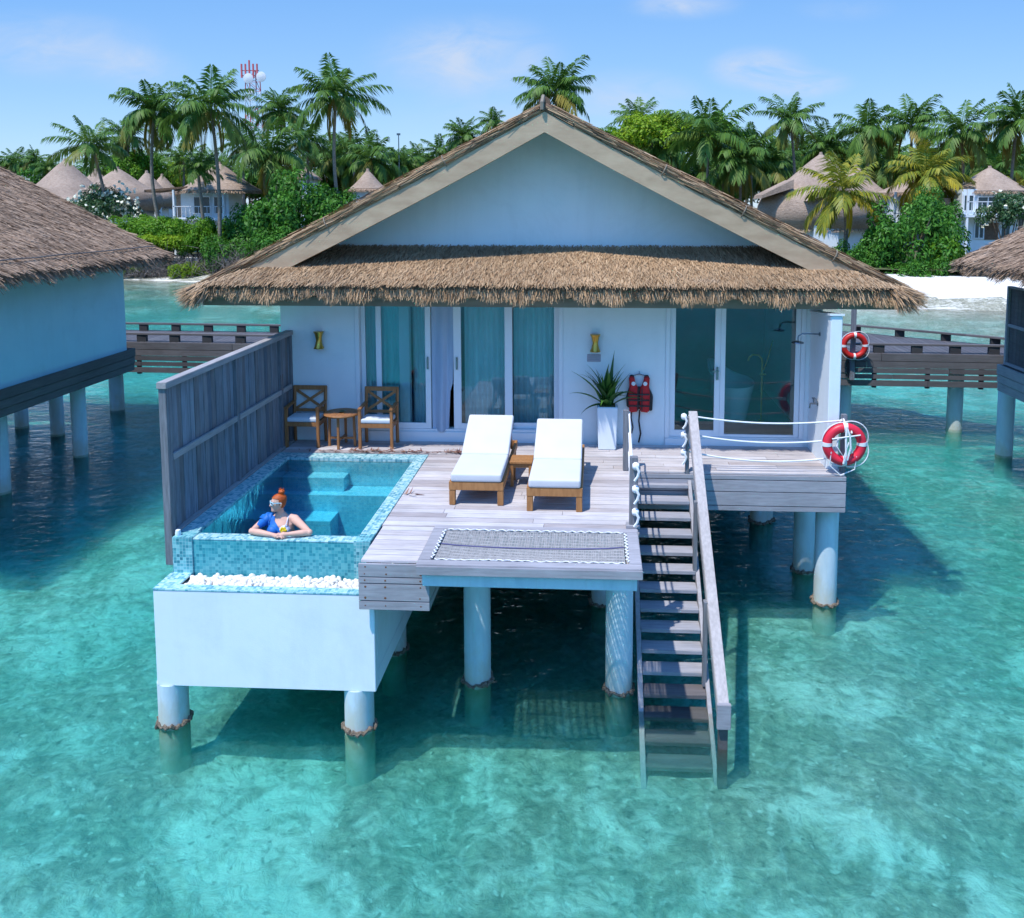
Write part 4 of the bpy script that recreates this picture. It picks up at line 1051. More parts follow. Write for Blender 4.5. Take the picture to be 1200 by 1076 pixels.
for k in range(9):
    a = -.245+k*.0545; b_ = a+.0515; q = lambda s: math.sqrt(max(.0, .252**2 - s*s))
    ss = np.linspace(a, b_, 5)
    m.prism([(tx+s, ty-q(s)) for s in ss] + [(tx+s, ty+q(s)) for s in ss[::-1]], 'Z', D+.51, D+.535)
m.build('table_top', M['teak_dark'], e, bevel=.002)
rim = [(tx+.255*math.cos(a), ty+.255*math.sin(a), D+.515) for a in [2*PI*k/36 for k in range(36)]]
MB().tube(rim, .022, 6, closed=True).build('rim', M['teak_dark'], e, smooth=True)
for k in range(4):
    a = -PI/2 + k*PI/2
    MB().bar((tx+.20*math.cos(a), ty+.20*math.sin(a), D), (tx+.19*math.cos(a), ty+.19*math.sin(a), D+.50), .036, .036).build('leg', M['teak_dark'], e, bevel=.003)
MB().bar((tx-.19, ty, D+.13), (tx+.19, ty, D+.13), .025, .03).bar((tx, ty-.19, D+.131), (tx, ty+.19, D+.131), .025, .03).build('stretcher', M['teak_dark'], e)
e = empty('ashtray', (tx, ty, D+.535), 'small green dish on the round teak table', 'dish')
M['dish'] = simple('olive glazed dish', (.10,.11,.04), (.07,.075,.03), 12, .3)
tag(MB().lathe([(.03, 0), (.055, .02), (.05, .022), (.02, .008)], (tx+.01, ty-.02, D+.536), 18).build('bowl', M['dish'], e, smooth=True))

# ------------------------------------------------------------------ planter and its plant
px_, py_ = .19, 12.86
e = empty('planter', (px_, py_, D), 'tall square white planter against the villa wall', 'planter')
MB().prism([(px_-.135, D), (px_+.135, D), (px_+.158, D+.66), (px_-.158, D+.66)], 'Y', py_-.15, py_+.15).build('pot', M['planter'], e, bevel=.012)
MB().box(px_-.12, py_-.12, D+.64, px_+.12, py_+.12, D+.668).build('soil', M['soil'], e)
e = empty('potted_plant', (px_, py_, D+.67), 'spiky green plant with sword shaped leaves in the white planter', 'plant')
vs = []; fs = []
def blade(az, el0, L, wd, droop, cx=0, cy=0):
    p = Vector((px_+cx, py_+cy, D+.64)); el = el0; ns = 9; dx = Vector((math.cos(az), math.sin(az), 0)); sd = Vector((-math.sin(az), math.cos(az), 0))
    b0 = len(vs)
    for k in range(ns+1):
        t = k/ns; wk = 1.7*wd*(.55+.9*t if t < .4 else (1-t)/.6*.91+.02)
        vs.extend([tuple(p - sd*wk/2 + Vector((0,0,.25*wk))), tuple(p), tuple(p + sd*wk/2 + Vector((0,0,.25*wk)))])
        p = p + (dx*math.cos(el) + Vector((0,0,math.sin(el))))*(L/ns); el -= droop/ns*(.4+1.2*t)
    for k in range(ns):
        for q in (0, 1): a = b0+k*3+q; fs.append((a, a+1, a+4, a+3))
for az, el, L, w_, dr_ in ((3.0,52,.80,.055,.55),(3.25,38,.62,.055,1.0),(2.75,64,.62,.05,.5),(3.35,12,.55,.06,1.5),(.15,55,.52,.065,1.9),(-.3,35,.62,.06,1.1),(.0,70,.6,.06,.5),(1.5,78,.75,.05,.3),(1.2,84,.88,.07,.1),(-1.4,72,.6,.07,.8),(-2.2,66,.62,.055,1.0),(2.2,76,.6,.05,.4),(.8,72,.62,.06,.5),(-.9,60,.55,.065,1.4),(-2.9,74,.65,.055,.5),(2.6,80,.55,.05,.3),(-1.0,82,.72,.06,.3),(-1.8,45,.5,.06,1.7),(.5,50,.45,.055,1.6),(3.6,68,.55,.05,.7),(-.5,76,.66,.055,.6)) + tuple((random.uniform(0, 6.28), random.uniform(58, 86), random.uniform(.5, .78), random.uniform(.04, .06), random.uniform(.2, 1.1)) for _ in range(18)):
    if math.sin(az) > .2: az = math.atan2(.2, math.cos(az))    # the wall keeps leaves from growing backwards
    blade(az, math.radians(el), L, w_, dr_, random.uniform(-.07,.07), random.uniform(-.07,.05))
M['blade'] = leaf_mat('sword leaves', [(.03,.10,.02),(.05,.15,.025),(.08,.20,.03),(.04,.12,.03)], .15)
MB().add(vs, fs).build('leaf_rosette', M['blade'], e, smooth=True)

# fallen leaves on the deck behind the pool
def litter(c, n, sx, sy, label):
    P = np.stack([c[0]+rng.normal(0, sx, n), c[1]+rng.normal(0, sy, n), np.full(n, D+.012)+rng.uniform(0, .02, n)], 1)
    a = rng.uniform(0, 2*PI, n); dv = np.stack([np.cos(a), np.sin(a)*.5, rng.uniform(-.1, .25, n)], 1); sv = unit(np.stack([-np.sin(a), np.cos(a), rng.uniform(-.3,.3,n)], 1))
    o = npmesh('dry_leaves', strands(P, unit(dv), sv, rng.uniform(.05, .13, n), rng.uniform(.012, .03, n), .3), 4, None, M['litter'])
    return tag(o, label, 'dry leaves', kind='stuff')
M['litter'] = leaf_mat('dry reddish leaves', [(.16,.06,.045),(.24,.11,.075),(.11,.04,.035),(.30,.17,.12)], .05)
litter((-2.05, 12.42), 60, .12, .035, 'heap of dry brown leaves on the deck beside the pool corner')
litter((-3.3, 12.41), 130, .62, .028, 'line of dry reddish leaves along the back edge of the pool')
litter((-2.33, 10.55), 6, .05, .02, 'few dry leaves on the boards beside the pool')
# ------------------------------------------------------------------ the woman leaning on the pool edge
def ell_stack(m, rings, n=20):
    base = len(m.v)
    for (cx, cy, cz, rx, ry) in rings:
        for k in range(n):
            a = 2*PI*k/n; m.v.append((cx+rx*math.cos(a), cy+ry*math.sin(a), cz))
    for i in range(len(rings)-1):
        for k in range(n): m.f.append((base+i*n+k, base+i*n+(k+1)%n, base+(i+1)*n+(k+1)%n, base+(i+1)*n+k))
    m.f.append(tuple(base+k for k in range(n))[::-1]); m.f.append(tuple(base+(len(rings)-1)*n+k for k in range(n)))
def ball(m, c, r, nu=16, nv=10):
    c = Vector(c); rx, ry, rz = r if hasattr(r, '__len__') else (r, r, r)
    ell_stack(m, [(c.x, c.y, c.z+rz*math.sin(-PI/2+PI*(k+.15)/(nv+.3-.0)), max(rx*math.cos(-PI/2+PI*(k+.15)/(nv+.3)), .001), max(ry*math.cos(-PI/2+PI*(k+.15)/(nv+.3)), .001)) for k in range(nv+1)], nu)
pcx = onY(327.5, 600, 9.40).x
EDGE = POOLW + .027
px0 = pcx
person = empty('person', (px0, 9.4, POOLW), 'red haired woman in sunglasses leaning on the pool edge with folded arms', 'person')
b = MB()
shz = EDGE + .115
ell_stack(b, [(px0+.01, 9.56, 1.05, .15, .10), (px0+.01, 9.54, 1.25, .165, .11), (px0+.008, 9.50, 1.42, .125, .09), (px0+.004, 9.46, 1.58, .135, .095), (px0, 9.435, 1.70, .150, .10), (px0, 9.425, 1.80, .158, .095), (px0, 9.43, EDGE+.05, .157, .09), (px0, 9.44, shz-.01, .135, .065), (px0, 9.445, shz+.035, .075, .05), (px0, 9.443, shz+.06, .05, .045)], 24)
b.tube([(px0, 9.445, shz+.02), (px0-.004, 9.43, shz+.08), (px0-.008, 9.42, shz+.14)], [.050, .041, .042], 14)
for s in (-1, 1):
    ball(b, (px0+s*.068, 9.345, EDGE-.012), (.060, .055, .058))
eR = onY(294.5, 627, 9.17); eL = onY(362.0, 628, 9.17)
hand_c = onY(328.5, 631, 9.11)
for s, el in ((-1, eR), (1, eL)):
    sh = Vector((px0+s*.165, 9.44, shz-.02)); el = Vector((el.x, 9.19, EDGE+.043)); wr = Vector((hand_c.x + s*.085, 9.115, EDGE+.034+(.012 if s > 0 else 0)))
    b.tube([Vector((px0+s*.10, 9.445, shz-.005)), sh, sh.lerp(el, .35), sh.lerp(el, .8), el, el.lerp(wr, .3), el.lerp(wr, .75), wr], [.05, .054, .046, .037, .037, .038, .029, .023], 14)
    ball(b, sh, (.055, .055, .055)); ball(b, el, (.037, .037, .037))
    # palm and five fingers, hands resting on each other
    zc = EDGE + .024 + (.020 if s > 0 else 0)
    pc0 = wr + Vector((-s*.045, -.012, zc-wr.z))
    b.tube([wr, wr.lerp(pc0, .6), pc0, pc0 + Vector((-s*.035, -.004, -.002))], [.024, .027, .030, .024], 12)
    for q, (dy, L) in enumerate(((.028, .062), (.010, .072), (-.010, .068), (-.028, .052))):
        p0 = pc0 + Vector((-s*.035, dy*.8-.004, .002))
        b.tube([p0, p0 + Vector((-s*L*.45, dy*.25-.004, .006)), p0 + Vector((-s*L*.8, dy*.35-.010, -.004)), p0 + Vector((-s*L, dy*.4-.014, -.012))], [.0095, .009, .008, .0065], 8)
    p0 = pc0 + Vector((s*.012, -.022 if s < 0 else .024, .004))
    b.tube([p0, p0 + Vector((-s*.025, -.022 if s < 0 else .02, .006)), p0 + Vector((-s*.052, -.030 if s < 0 else .026, .0))], [.012, .010, .008], 8)
# head, turned towards her right
hc = Vector((px0-.012, 9.405, shz+.188)); th = math.radians(-56)
HM = Matrix.Translation(hc) @ Matrix.Rotation(th, 4, 'Z') @ Matrix.Rotation(math.radians(-3), 4, 'X') @ Matrix.Scale(.86, 4)
n0 = len(b.v)
rings = []
for z, rx, ry, cy in ((-.118,.018,.022,-.058),(-.110,.034,.042,-.046),(-.092,.047,.060,-.032),(-.065,.058,.076,-.014),(-.03,.066,.086,-.002),(.005,.071,.092,.004),(.04,.074,.096,.008),(.072,.070,.092,.012),(.098,.055,.073,.014),(.114,.034,.046,.014),(.120,.012,.016,.014)):
    rings.append((0, cy, z, rx, ry))
ell_stack(b, rings, 28)
b.tube([(0, -.086, .012), (0, -.098, -.008), (0, -.110, -.030), (0, -.094, -.042)], [.009, .011, .0135, .010], 10)      # nose
b.tube([(-.02, -.078, -.064), (0, -.090, -.060), (.02, -.078, -.064)], [.006, .009, .006], 8)                            # lips
b.tube([(-.017, -.076, -.073), (0, -.087, -.073), (.017, -.076, -.073)], [.006, .009, .006], 8)
ball(b, (0, -.070, -.104), (.020, .018, .014))                                                                            # chin
b.tube([(-.045, -.074, .030), (0, -.088, .034), (.045, -.074, .030)], [.008, .010, .008], 8)                              # brow
for s in (-1, 1):
    b.tube([(s*.068, .012, .012), (s*.078, .022, .008), (s*.076, .020, -.022), (s*.066, .010, -.034)], [.008, .010, .009, .006], 8)  # ear
b.xform(HM, n0)
me = bpy.data.meshes.new('tmp'); me.from_pydata(b.v, [], b.f); tmp = bpy.data.objects.new('tmp', me); COL.objects.link(tmp)
rm = tmp.modifiers.new('r', 'REMESH'); rm.mode = 'VOXEL'; rm.voxel_size = .0065
sm = tmp.modifiers.new('s', 'SMOOTH'); sm.factor = .5; sm.iterations = 3
dg = bpy.context.evaluated_depsgraph_get(); bmesh_me = bpy.data.meshes.new_from_object(tmp.evaluated_get(dg)); bpy.data.objects.remove(tmp)
BV = np.empty(len(bmesh_me.vertices)*3); bmesh_me.vertices.foreach_get('co', BV); BV = BV.reshape(-1, 3)
BN = np.array([v.normal[:] for v in bmesh_me.vertices])
po = np.array(person.location)
bmesh_me.vertices.foreach_set('co', (BV-po).ravel()); bmesh_me.materials.clear(); bmesh_me.name = 'body'
link('body', bmesh_me, M['skin'], person, True)
BF = [tuple(p.vertices) for p in bmesh_me.polygons]
def cloth(name, test, off, mat, ruffle=0):
    keep = np.array([test(*p) for p in BV])
    fs = [f for f in BF if all(keep[i] for i in f)]
    ids = sorted({i for f in fs for i in f}); mp = {i: k for k, i in enumerate(ids)}
    o_ = off + ruffle*np.sin(BV[:, 0]*90 + BV[:, 2]*60)*.5
    V_ = BV + BN*(o_[:, None] if hasattr(o_, '__len__') else o_)
    m = MB().add([V_[i] for i in ids], [tuple(mp[i] for i in f) for f in fs]); o = m.build(name, mat, person); o.data.shade_smooth(); return o
cloth('swimsuit', lambda x, y, z: z < shz+.028 and z > 1.2 and y > 9.25 and (x-px0) < -.045 + max(0, EDGE+.10-z)*.95*(1 if z > 1.70 else .9) and (x > px0-.215 and (z > EDGE+.05 or x > px0-.155)), .007, M['swim_blue'])
cloth('shoulder_ruffle', lambda x, y, z: y > 9.345 and -.225 < x-px0 < -.10 and EDGE+.055 < z < shz+.05, .016, M['swim_blue'], .016)
cloth('bikini_cup', lambda x, y, z: (x-px0-.075)**2 + (z-EDGE-.0)**2 < .058**2 and 9.25 < y < 9.40 or ((x-px0) > .02 and (x-px0) < .165 and z < EDGE-.03 and z > 1.25 and y > 9.2), .006, M['swim_pale'])
MB().tube([(px0+.085, 9.312, EDGE+.045), (px0+.098, 9.345, EDGE+.075), (px0+.10, 9.40, shz+.018), (px0+.095, 9.47, shz+.02)], .006, 6).build('strap', M['swim_pale'], person)
fl = MB(); fc = Vector((px0+.082, 9.283, EDGE+.02))
for k in range(6):
    a = 2*PI*k/6; ball(fl, fc + Vector((math.cos(a)*.026, .004*(k % 2), math.sin(a)*.026)), (.019, .009, .019), 8, 6)
ball(fl, fc + Vector((0, -.006, 0)), (.014, .010, .014), 8, 6)
fl.build('fabric_flower', M['yellow'], person, smooth=True)
h = MB()
hr = []
n1 = 28; HZs = [-.062, -.03, .005, .04, .072, .098, .114, .1235]
RX = [.050, .069, .0755, .078, .0745, .060, .040, .014]; RY = [.050, .088, .098, .1005, .097, .079, .053, .018]; CY = [.028, .010, .008, .010, .012, .014, .014, .014]
for z, rx, ry, cy in zip(HZs, RX, RY, CY):
    for k in range(n1):
        a = 2*PI*k/n1; x, y = rx*math.cos(a), cy + ry*math.sin(a)
        front = -math.sin(a)       # 1 at the face
        lim = .25 + .0 if z < .0 else .25
        if z < .066 and front > -.05 + .55*max(0, (z+.03)/.1): y = max(y, cy - .30*ry*max(0, (z+.06)/.13)); x *= .97 if front > .3 else 1
        wob = 1 + .012*math.sin(k*5.1+z*90)
        h.v.append((x*wob, y, z))
for i in range(len(HZs)-1):
    for k in range(n1): h.f.append((i*n1+k, i*n1+(k+1)%n1, (i+1)*n1+(k+1)%n1, (i+1)*n1+k))
h.f.append(tuple(range(n1))[::-1]); h.f.append(tuple((len(HZs)-1)*n1+k for k in range(n1)))
ball(h, (0, .040, .142), (.040, .042, .034), 14, 10)
for k in range(7):
    a = 2*PI*k/7; ball(h, (.024*math.cos(a), .040+.024*math.sin(a), .150+.008*math.sin(a*3)), (.020, .020, .018), 8, 6)
for k in range(10):
    a = random.uniform(0, 6.3); h.tube([(.02*math.cos(a), .04+.02*math.sin(a), .16), (.03*math.cos(a), .04+.03*math.sin(a), .185), (.045*math.cos(a), .04+.04*math.sin(a), .188)], [.004, .003, .001], 5)
h.xform(HM).build('hair', M['hair'], person, smooth=True)
g = MB()
for s in (-1, 1):
    g.tube([(s*(.036+.027*math.cos(a)), -.099 + .016*abs(math.cos(a))*(1 if math.cos(a) > 0 else -.2), .008+.020*math.sin(a)) for a in [2*PI*k/16 for k in range(16)]], .006, 6, closed=True)
    g.bar((s*.062, -.086, .020), (s*.078, .018, .016), .006, .012)
g.bar((-.012, -.102, .014), (.012, -.102, .014), .006, .006)
go = g.xform(HM).build('sunglasses', M['glasses'], person, smooth=True)
g = MB()
for s in (-1, 1): g.lathe([(.023, -.002), (.023, .002)], (s*.036, -.097, .008), 14, 'Y')
g.xform(HM).build('lens', M['lens'], go)
# ------------------------------------------------------------------ neighbouring villas (gable houses on stilts)
def neighbour(xc, x_eave, y_end, y_near, label, side):
    """side = +1: we see the slope that faces +X (house on our left)"""
    e = empty('water_villa', (xc, (y_end+y_near)/2, D), label, 'villa', None)
    half = abs(x_eave-xc); ez, rz = 4.36, 4.36 + half*.507
    r = MB()
    for sg in (-1, 1):
        r.prism([(xc, rz), (xc+sg*half, ez), (xc+sg*half, ez-.16), (xc, rz-.16)], 'Y', y_near, y_end)
    ro = r.build('roof', M['thatch_base'], e)
    V = []
    L = y_end-y_near
    for sg, dens in ((side, 850), (-side, 60)):
        sl_ = math.hypot(half, rz-ez); n_ = int(L*sl_*dens)
        V.append(strand_field((xc, y_near, rz), (0, L, 0), (sg*half, 0, ez-rz), n_, L=(.14,.36), W=(.012,.026), lift=.06, jit=.24))
        V.append(fringe([(xc+sg*half, y_near, ez-.05), (xc+sg*half, y_end+.05, ez-.05)], [(sg, 0, -.2)], 260 if sg == side else 60, L=(.12,.27), W=(.012,.028), layers=4, down=.95, spread=.3))
        m = 5000; t = rng.random(m); a = rng.uniform(0, 2*PI, m)
        P = np.stack([xc + sg*half*t, y_end + np.cos(a)*.09, rz+(ez-rz)*t - .05 + np.sin(a)*.09], 1)
        Dv = unit(unit(np.array([sg*half, 0, ez-rz])) + rng.normal(0, .10, (m, 3))); S = unit(np.cross(Dv, rng.normal(0, 1, (m, 3))))
        V.append(strands(P, Dv, S, rng.uniform(.15, .4, m), rng.uniform(.010, .024, m), .5))
        k = 500; a = rng.uniform(0, PI/2, k); od = np.stack([sg*np.cos(a), np.sin(a), np.zeros(k)], 1)
        P = np.array([xc+sg*(half-.06), y_end-.05, ez-.04]) + od*rng.uniform(0, .1, (k, 1))
        Dv = unit(od + np.array([0, 0, -1])*rng.uniform(.2, 1.2, (k, 1))); S = unit(np.cross(Dv, np.array([0,0,1.0]) + rng.normal(0, .3, (k, 3))))
        V.append(strands(P, Dv, S, rng.uniform(.14, .32, k), rng.uniform(.012, .026, k), .25))
    npmesh('thatch_layer', np.concatenate(V), 4, ro, M['thatch_old'])
    return e, ez, rz, half
lv, ez, rz, half = neighbour(-15.35, -10.56, 20.3, 11.0, 'neighbouring thatched villa with a blank pale blue side wall cut by the left frame edge', 1)
rr = MB()
for xx, zz in ((-13.0, 5.565), (-10.72, 4.53)):
    rr.tube([(xx+random.uniform(-.01,.01), 11+k*.4, zz+random.uniform(-.01,.01)) for k in range(24)], .014, 6)
rr.build('seam_cord', M['twig'], [c_ for c_ in kids(lv) if c_.name.startswith('roof')][0])
WX = -11.3
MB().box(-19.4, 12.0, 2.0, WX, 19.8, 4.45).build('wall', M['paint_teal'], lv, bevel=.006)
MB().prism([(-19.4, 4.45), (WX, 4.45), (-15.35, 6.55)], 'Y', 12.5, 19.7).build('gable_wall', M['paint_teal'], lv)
f = MB()
for k, (a, b_) in enumerate(((1.52, 1.675), (1.685, 1.85), (1.86, 2.06))):
    f.box(WX+.03+.02*k, 10.5, a, WX+.07+.02*k, 19.98, b_).box(-19.4, 19.95, a, WX+.03+.02*k, 19.98, b_)
f.build('base_board', M['brown_y'], lv, bevel=.004)
MB().box(-19.3, 10.5, 1.6, WX+.02, 19.94, 1.98).build('floor_slab', M['dark'], lv)
for px, py in ((3, 581), (95, 537), (68, 512), (26, 503)):
    x, y = col_front(px, py); column(lv, x, y, 1.6, ring=False)
rv, ez, rz, half = neighbour(13.25, 8.0, 18.95, 10.0, 'neighbouring thatched villa with a dark slatted screen cut by the right frame edge', -1)
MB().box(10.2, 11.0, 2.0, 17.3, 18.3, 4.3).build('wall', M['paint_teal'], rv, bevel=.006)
f = MB()
for k, (a, b_) in enumerate(((1.48, 1.66), (1.67, 1.84), (1.85, 2.06))):
    f.box(8.82-.015*k, 10.5, a, 8.86-.015*k, 18.95, b_).box(8.86-.015*k, 18.92, a, 17.0, 18.95, b_)
f.build('base_board', M['grey_y'], rv, bevel=.004)
MB().box(8.87, 10.5, 1.7, 17.2, 18.9, 2.04).build('floor_slab', M['dark'], rv)
x, y = col_front(1176, 537); column(rv, x, y, 1.7, r=.18, ring=False); column(rv, x+.4, y-4, 1.7, ring=False); column(rv, 12, 18, 1.7, ring=False)
sc = MB()
y = 12.0
while y < 18.85:
    sc.box(8.965, y, 2.12, 8.99, min(y+.15, 18.85), 3.74); y += .155
so_ = sc.build('screen_panel', M['brown_y'], rv, bevel=.003)
fr = MB()
for yy_ in (12.0, 14.3, 16.6, 18.9): fr.box(8.92, yy_-.04, 2.05, 9.01, yy_+.04, 3.78)
fr.box(8.925, 12.04, 3.74, 9.0, 18.86, 3.785).box(8.93, 12.04, 2.90, 8.963, 18.86, 2.97).box(8.925, 12.04, 2.06, 9.0, 18.86, 2.12)
fr.build('screen_frame', M['grey_y'], so_, bevel=.004)

# ------------------------------------------------------------------ boardwalk behind the houses
jt = empty('boardwalk', (0, 22.5, 1.93), 'long dark timber boardwalk on concrete columns behind the villas', 'boardwalk')
def jy(x): return 21.9 - .036*x
JZ = 1.93
pR = onZ(988, 374, JZ+.24); pR2 = onZ(1169, 389, JZ+.24)
def jfar(x):
    if x < 2: return jy(x) + 2.15
    t = (pR2.y-pR.y)/(pR2.x-pR.x); return max(jy(x)+1.2, pR.y + t*(x-pR.x))
m = MB(); x = -22.0
while x < 17:
    a, b_ = x+.006, x+.146
    m.add([(a, jy(a), JZ-.03), (b_, jy(b_), JZ-.03), (b_, jfar(b_), JZ-.03), (a, jfar(a), JZ-.03), (a, jy(a), JZ), (b_, jy(b_), JZ), (b_, jfar(b_), JZ), (a, jfar(a), JZ)], [(0,3,2,1),(4,5,6,7),(0,1,5,4),(1,2,6,5),(2,3,7,6),(3,0,4,7)]); x += .152
m.build('deck_board', M['jetty'], jt)
f = MB(); f2 = MB()
for a, b_ in ((1.74, 1.925), (1.565, 1.73), (1.43, 1.555), (1.285, 1.395), (1.10, 1.245)):
    xx = -22.0
    while xx < 17:
        L_ = random.uniform(3, 5)
        f.bar((xx, jy(xx)-.02, (a+b_)/2), (xx+L_-.01, jy(xx+L_)-.02, (a+b_)/2), .035, b_-a)
        xx += L_
    if a > 1.5: f2.bar((-22, jfar(-22), (a+b_)/2), (1.99, jfar(1.99), (a+b_)/2), .035, b_-a)
    for q in range(15 if a > 1.5 else 0): f2.bar((2+q, jfar(2+q)-.02, (a+b_)/2), (3+q, jfar(3+q)-.02, (a+b_)/2), .035, b_-a)
f.build('front_fascia', M['brown_x'], jt, bevel=.004); f2.build('rear_fascia', M['brown_x'], jt)
f = MB()
for k, x in enumerate(np.arange(-21.6, 17, 1.3)): MB().box(x, jy(x)+.0, 1.05, x+.10, jy(x)+.08, 1.90).build('fascia_post', M['dark'], jt)
kr = MB()
for x in np.arange(-21.8, 16.8, .93):
    MB().box(x, jy(x)+.06, JZ+.001, x+.26, jy(x)+.16, JZ+.19).build('kerb_block', M['dark'], jt)
for x in np.arange(-21.5, 16.8, 1.0):
    MB().box(x, jfar(x)-.18, JZ+.001, x+.24, jfar(x)-.08, JZ+.19).build('kerb_block', M['dark'], jt)
kr.bar((-22, jy(-22)+.11, JZ+.215), (17, jy(17)+.11, JZ+.215), .13, .05).bar((-22, jfar(-22)-.13, JZ+.215), (1.99, jfar(1.99)-.13, JZ+.215), .13, .05)
for q in range(15): kr.bar((2+q, jfar(2+q)-.13, JZ+.215), (3.0+q, jfar(3+q)-.13, JZ+.215), .13, .05)
kr.build('kerb_rail', M['brown_x'], jt, bevel=.005)
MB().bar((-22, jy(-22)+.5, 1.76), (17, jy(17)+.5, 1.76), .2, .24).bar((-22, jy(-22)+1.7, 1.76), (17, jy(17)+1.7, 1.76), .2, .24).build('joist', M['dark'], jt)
for px, py in ((135, 483), (1111, 500), (986, 500)):
    x, y = col_front(px, py, .19); y = jy(x) + .5; column(jt, x, y, 1.64, r=.19, ring=False)
jt.location.z -= .12
pp = onY(999, 404, jy(6.3)-.12)
e = empty('lamp_post', (pp.x, jy(pp.x)-.06, 1.2), 'slim grey post on the boardwalk that carries the far life ring', 'post')
MB().box(pp.x-.10, jy(pp.x)-.10, 1.2, pp.x+.10, jy(pp.x)-.039, 1.6).build('bracket', M['dark'], e, bevel=.004)
MB().box(pp.x-.055, jy(pp.x)-.20, 1.15, pp.x+.055, jy(pp.x)-.101, 3.3).build('shaft', M['grey_z'], e, bevel=.005)
life_ring('life_ring', (pp.x, jy(pp.x)-.28, pp.z), .265, .072, 'ring_red', 'dark red life ring on the boardwalk post behind the villa', False)
# ------------------------------------------------------------------ palms
def palm_crown(seed, nf=24, stiff=1.0):
    r = np.random.default_rng(seed); tris = []; age = []
    for i in range(nf):
        t_ = (i+.5)/nf
        az = i*2.39996 + r.normal(0, .25); el = math.radians(82 - 108*t_**.85 + r.normal(0, 6)); L = (1.0 if t_ > .2 else .78)*r.uniform(.85, 1.08)
        droop = math.radians(r.uniform(45, 85)*(.55+.6*min(t_*1.6, 1)))/stiff
        ag = max(0, min(1, (t_-.55)*1.6 + r.normal(0, .13))) if r.random() < .75 else 0
        ns = 18; p = np.array([0., 0., 0.]); pts = [p.copy()]; dirs = []; twist = r.normal(0, .25)
        dx = np.array([math.cos(az), math.sin(az), 0]); sd = np.array([-math.sin(az), math.cos(az), 0])
        for k in range(ns):
            d = dx*math.cos(el) + np.array([0, 0, math.sin(el)]) + sd*twist*.12*k/ns
            dirs.append(d); p = p + d*L/ns; pts.append(p.copy()); el -= droop/ns*(.5+1.1*k/ns)
        for k in range(ns):       # midrib
            w = .014*(1-k/ns)+.003; a, b = pts[k], pts[k+1]
            tris += [a - sd*w, a + sd*w, b + sd*w*.8, b - sd*w*.8]; age += [.15+ag*.8]*4
        nl = 34
        for q in range(nl):
            u = .10 + .90*(q+.5)/nl; kf = u*ns; k = min(int(kf), ns-1); c = pts[k] + (pts[k+1]-pts[k])*(kf-k); d = unit(dirs[k]); up = unit(np.cross(d, sd)) * -1
            if up[2] < 0: up = -up
            ll = .34*L*(math.sin(PI*min(1, .12+.80*u))**.7)*r.uniform(.8, 1.1)
            for s in (-1, 1):
                if r.random() < .06: continue
                dv = unit(sd*s*.80 + d*(.42+.5*u) + up*(.18-.1*t_) + np.array([0, 0, -.55-.5*t_])*r.uniform(.5, 1.2))
                e = c + dv*ll; m_ = c + dv*ll*.45 + np.array([0, 0, .025]); wv = unit(np.cross(dv, up))*.0155
                tris += [c, m_ - wv*1.1 + 0*c, e + np.array([0, 0, -.045*r.uniform(.4, 1.4)]), m_ + wv*1.1]; age += [ag]*4
    for i in range(int(r.integers(2, 6))):       # dead fronds hanging against the trunk
        az = r.uniform(0, 6.28); L = r.uniform(.5, .8); dx = np.array([math.cos(az), math.sin(az), 0]); sd = np.array([-math.sin(az), math.cos(az), 0])
        for q in range(26):
            u = (q+1)/26; c = dx*(.12+.10*math.sin(2*u)) + np.array([0, 0, -L*u])
            for s in (-1, 1):
                e = c + sd*s*.10*math.sin(PI*min(1, .2+.7*u)) + np.array([0, 0, -.13]); tris += [c, c*.5+e*.5 - dx*.012, e, c*.5+e*.5 + dx*.012]; age += [1.0]*4
    return np.array(tris), np.array(age)
CROWN = {}
for mt in ('palm', 'palm_y'):
    for k in range(9 if mt == 'palm' else 2):
        V_, a_ = palm_crown(11+k*7 + (100 if mt == 'palm_y' else 0), (24, 18, 28, 22, 16, 30, 20, 26, 23)[k], (1.0, 1.3, .85, 1.1, 1.45, .95, .8, 1.2, 1.05)[k])
        o = npmesh('crown', V_, 4, None, M[mt], np.clip(a_ + (.15 if mt == 'palm_y' else 0), 0, 1), local=True); CROWN[mt, k] = o.data; bpy.data.objects.remove(o)
pk = [0]
def palm(px, py, Y, R, bx, label, kind='palm', bend=None, rot=None, stiff=None, group='coconut palms on the island', nuts=False):
    top = onY(px, py, Y); base = onY(bx, 240, Y)
    gz = float(ground_z(np.array(base.x), np.array(Y))); gz = max(gz, .5)
    e = empty('palm_tree', (base.x, Y, gz-.1), label, 'palm tree', group)
    n_ = 9; b_ = bend if bend is not None else random.uniform(-.6, .6)
    pts = [Vector((base.x + (top.x-base.x)*(t**1.15) + b_*math.sin(PI*t), Y, gz-.1 + (top.z-gz+.1)*t)) for t in [k/n_ for k in range(n_+1)]]
    r0 = .17
    MB().tube(pts, [r0*(1.55 if k == 0 else 1.0-.35*k/n_) for k in range(n_+1)], 9).build('trunk', M['trunk'], e, smooth=True)
    pk[0] += 1
    me = CROWN[kind, pk[0] % (9 if kind == 'palm' else 2)]
    c = bpy.data.objects.new('crown', me); COL.objects.link(c); c.parent = e
    c.location = (top.x-base.x, 0, top.z-gz+.1); sc_ = R/1000*Y*1.08
    c.scale = (sc_, sc_, sc_*1.0); c.rotation_euler = (random.uniform(-.12, .12), random.uniform(-.12, .12), random.uniform(0, 6.28) if rot is None else rot)
    if nuts:
        nm = MB()
        for q in range(7):
            a = random.uniform(0, 6.28); ball(nm, (top.x+.3*math.cos(a), Y+.3*math.sin(a), top.z-.25-random.uniform(0, .3)), .15, 8, 6)
        nm.build('coconut', M['litter'], e, smooth=True)
    return e
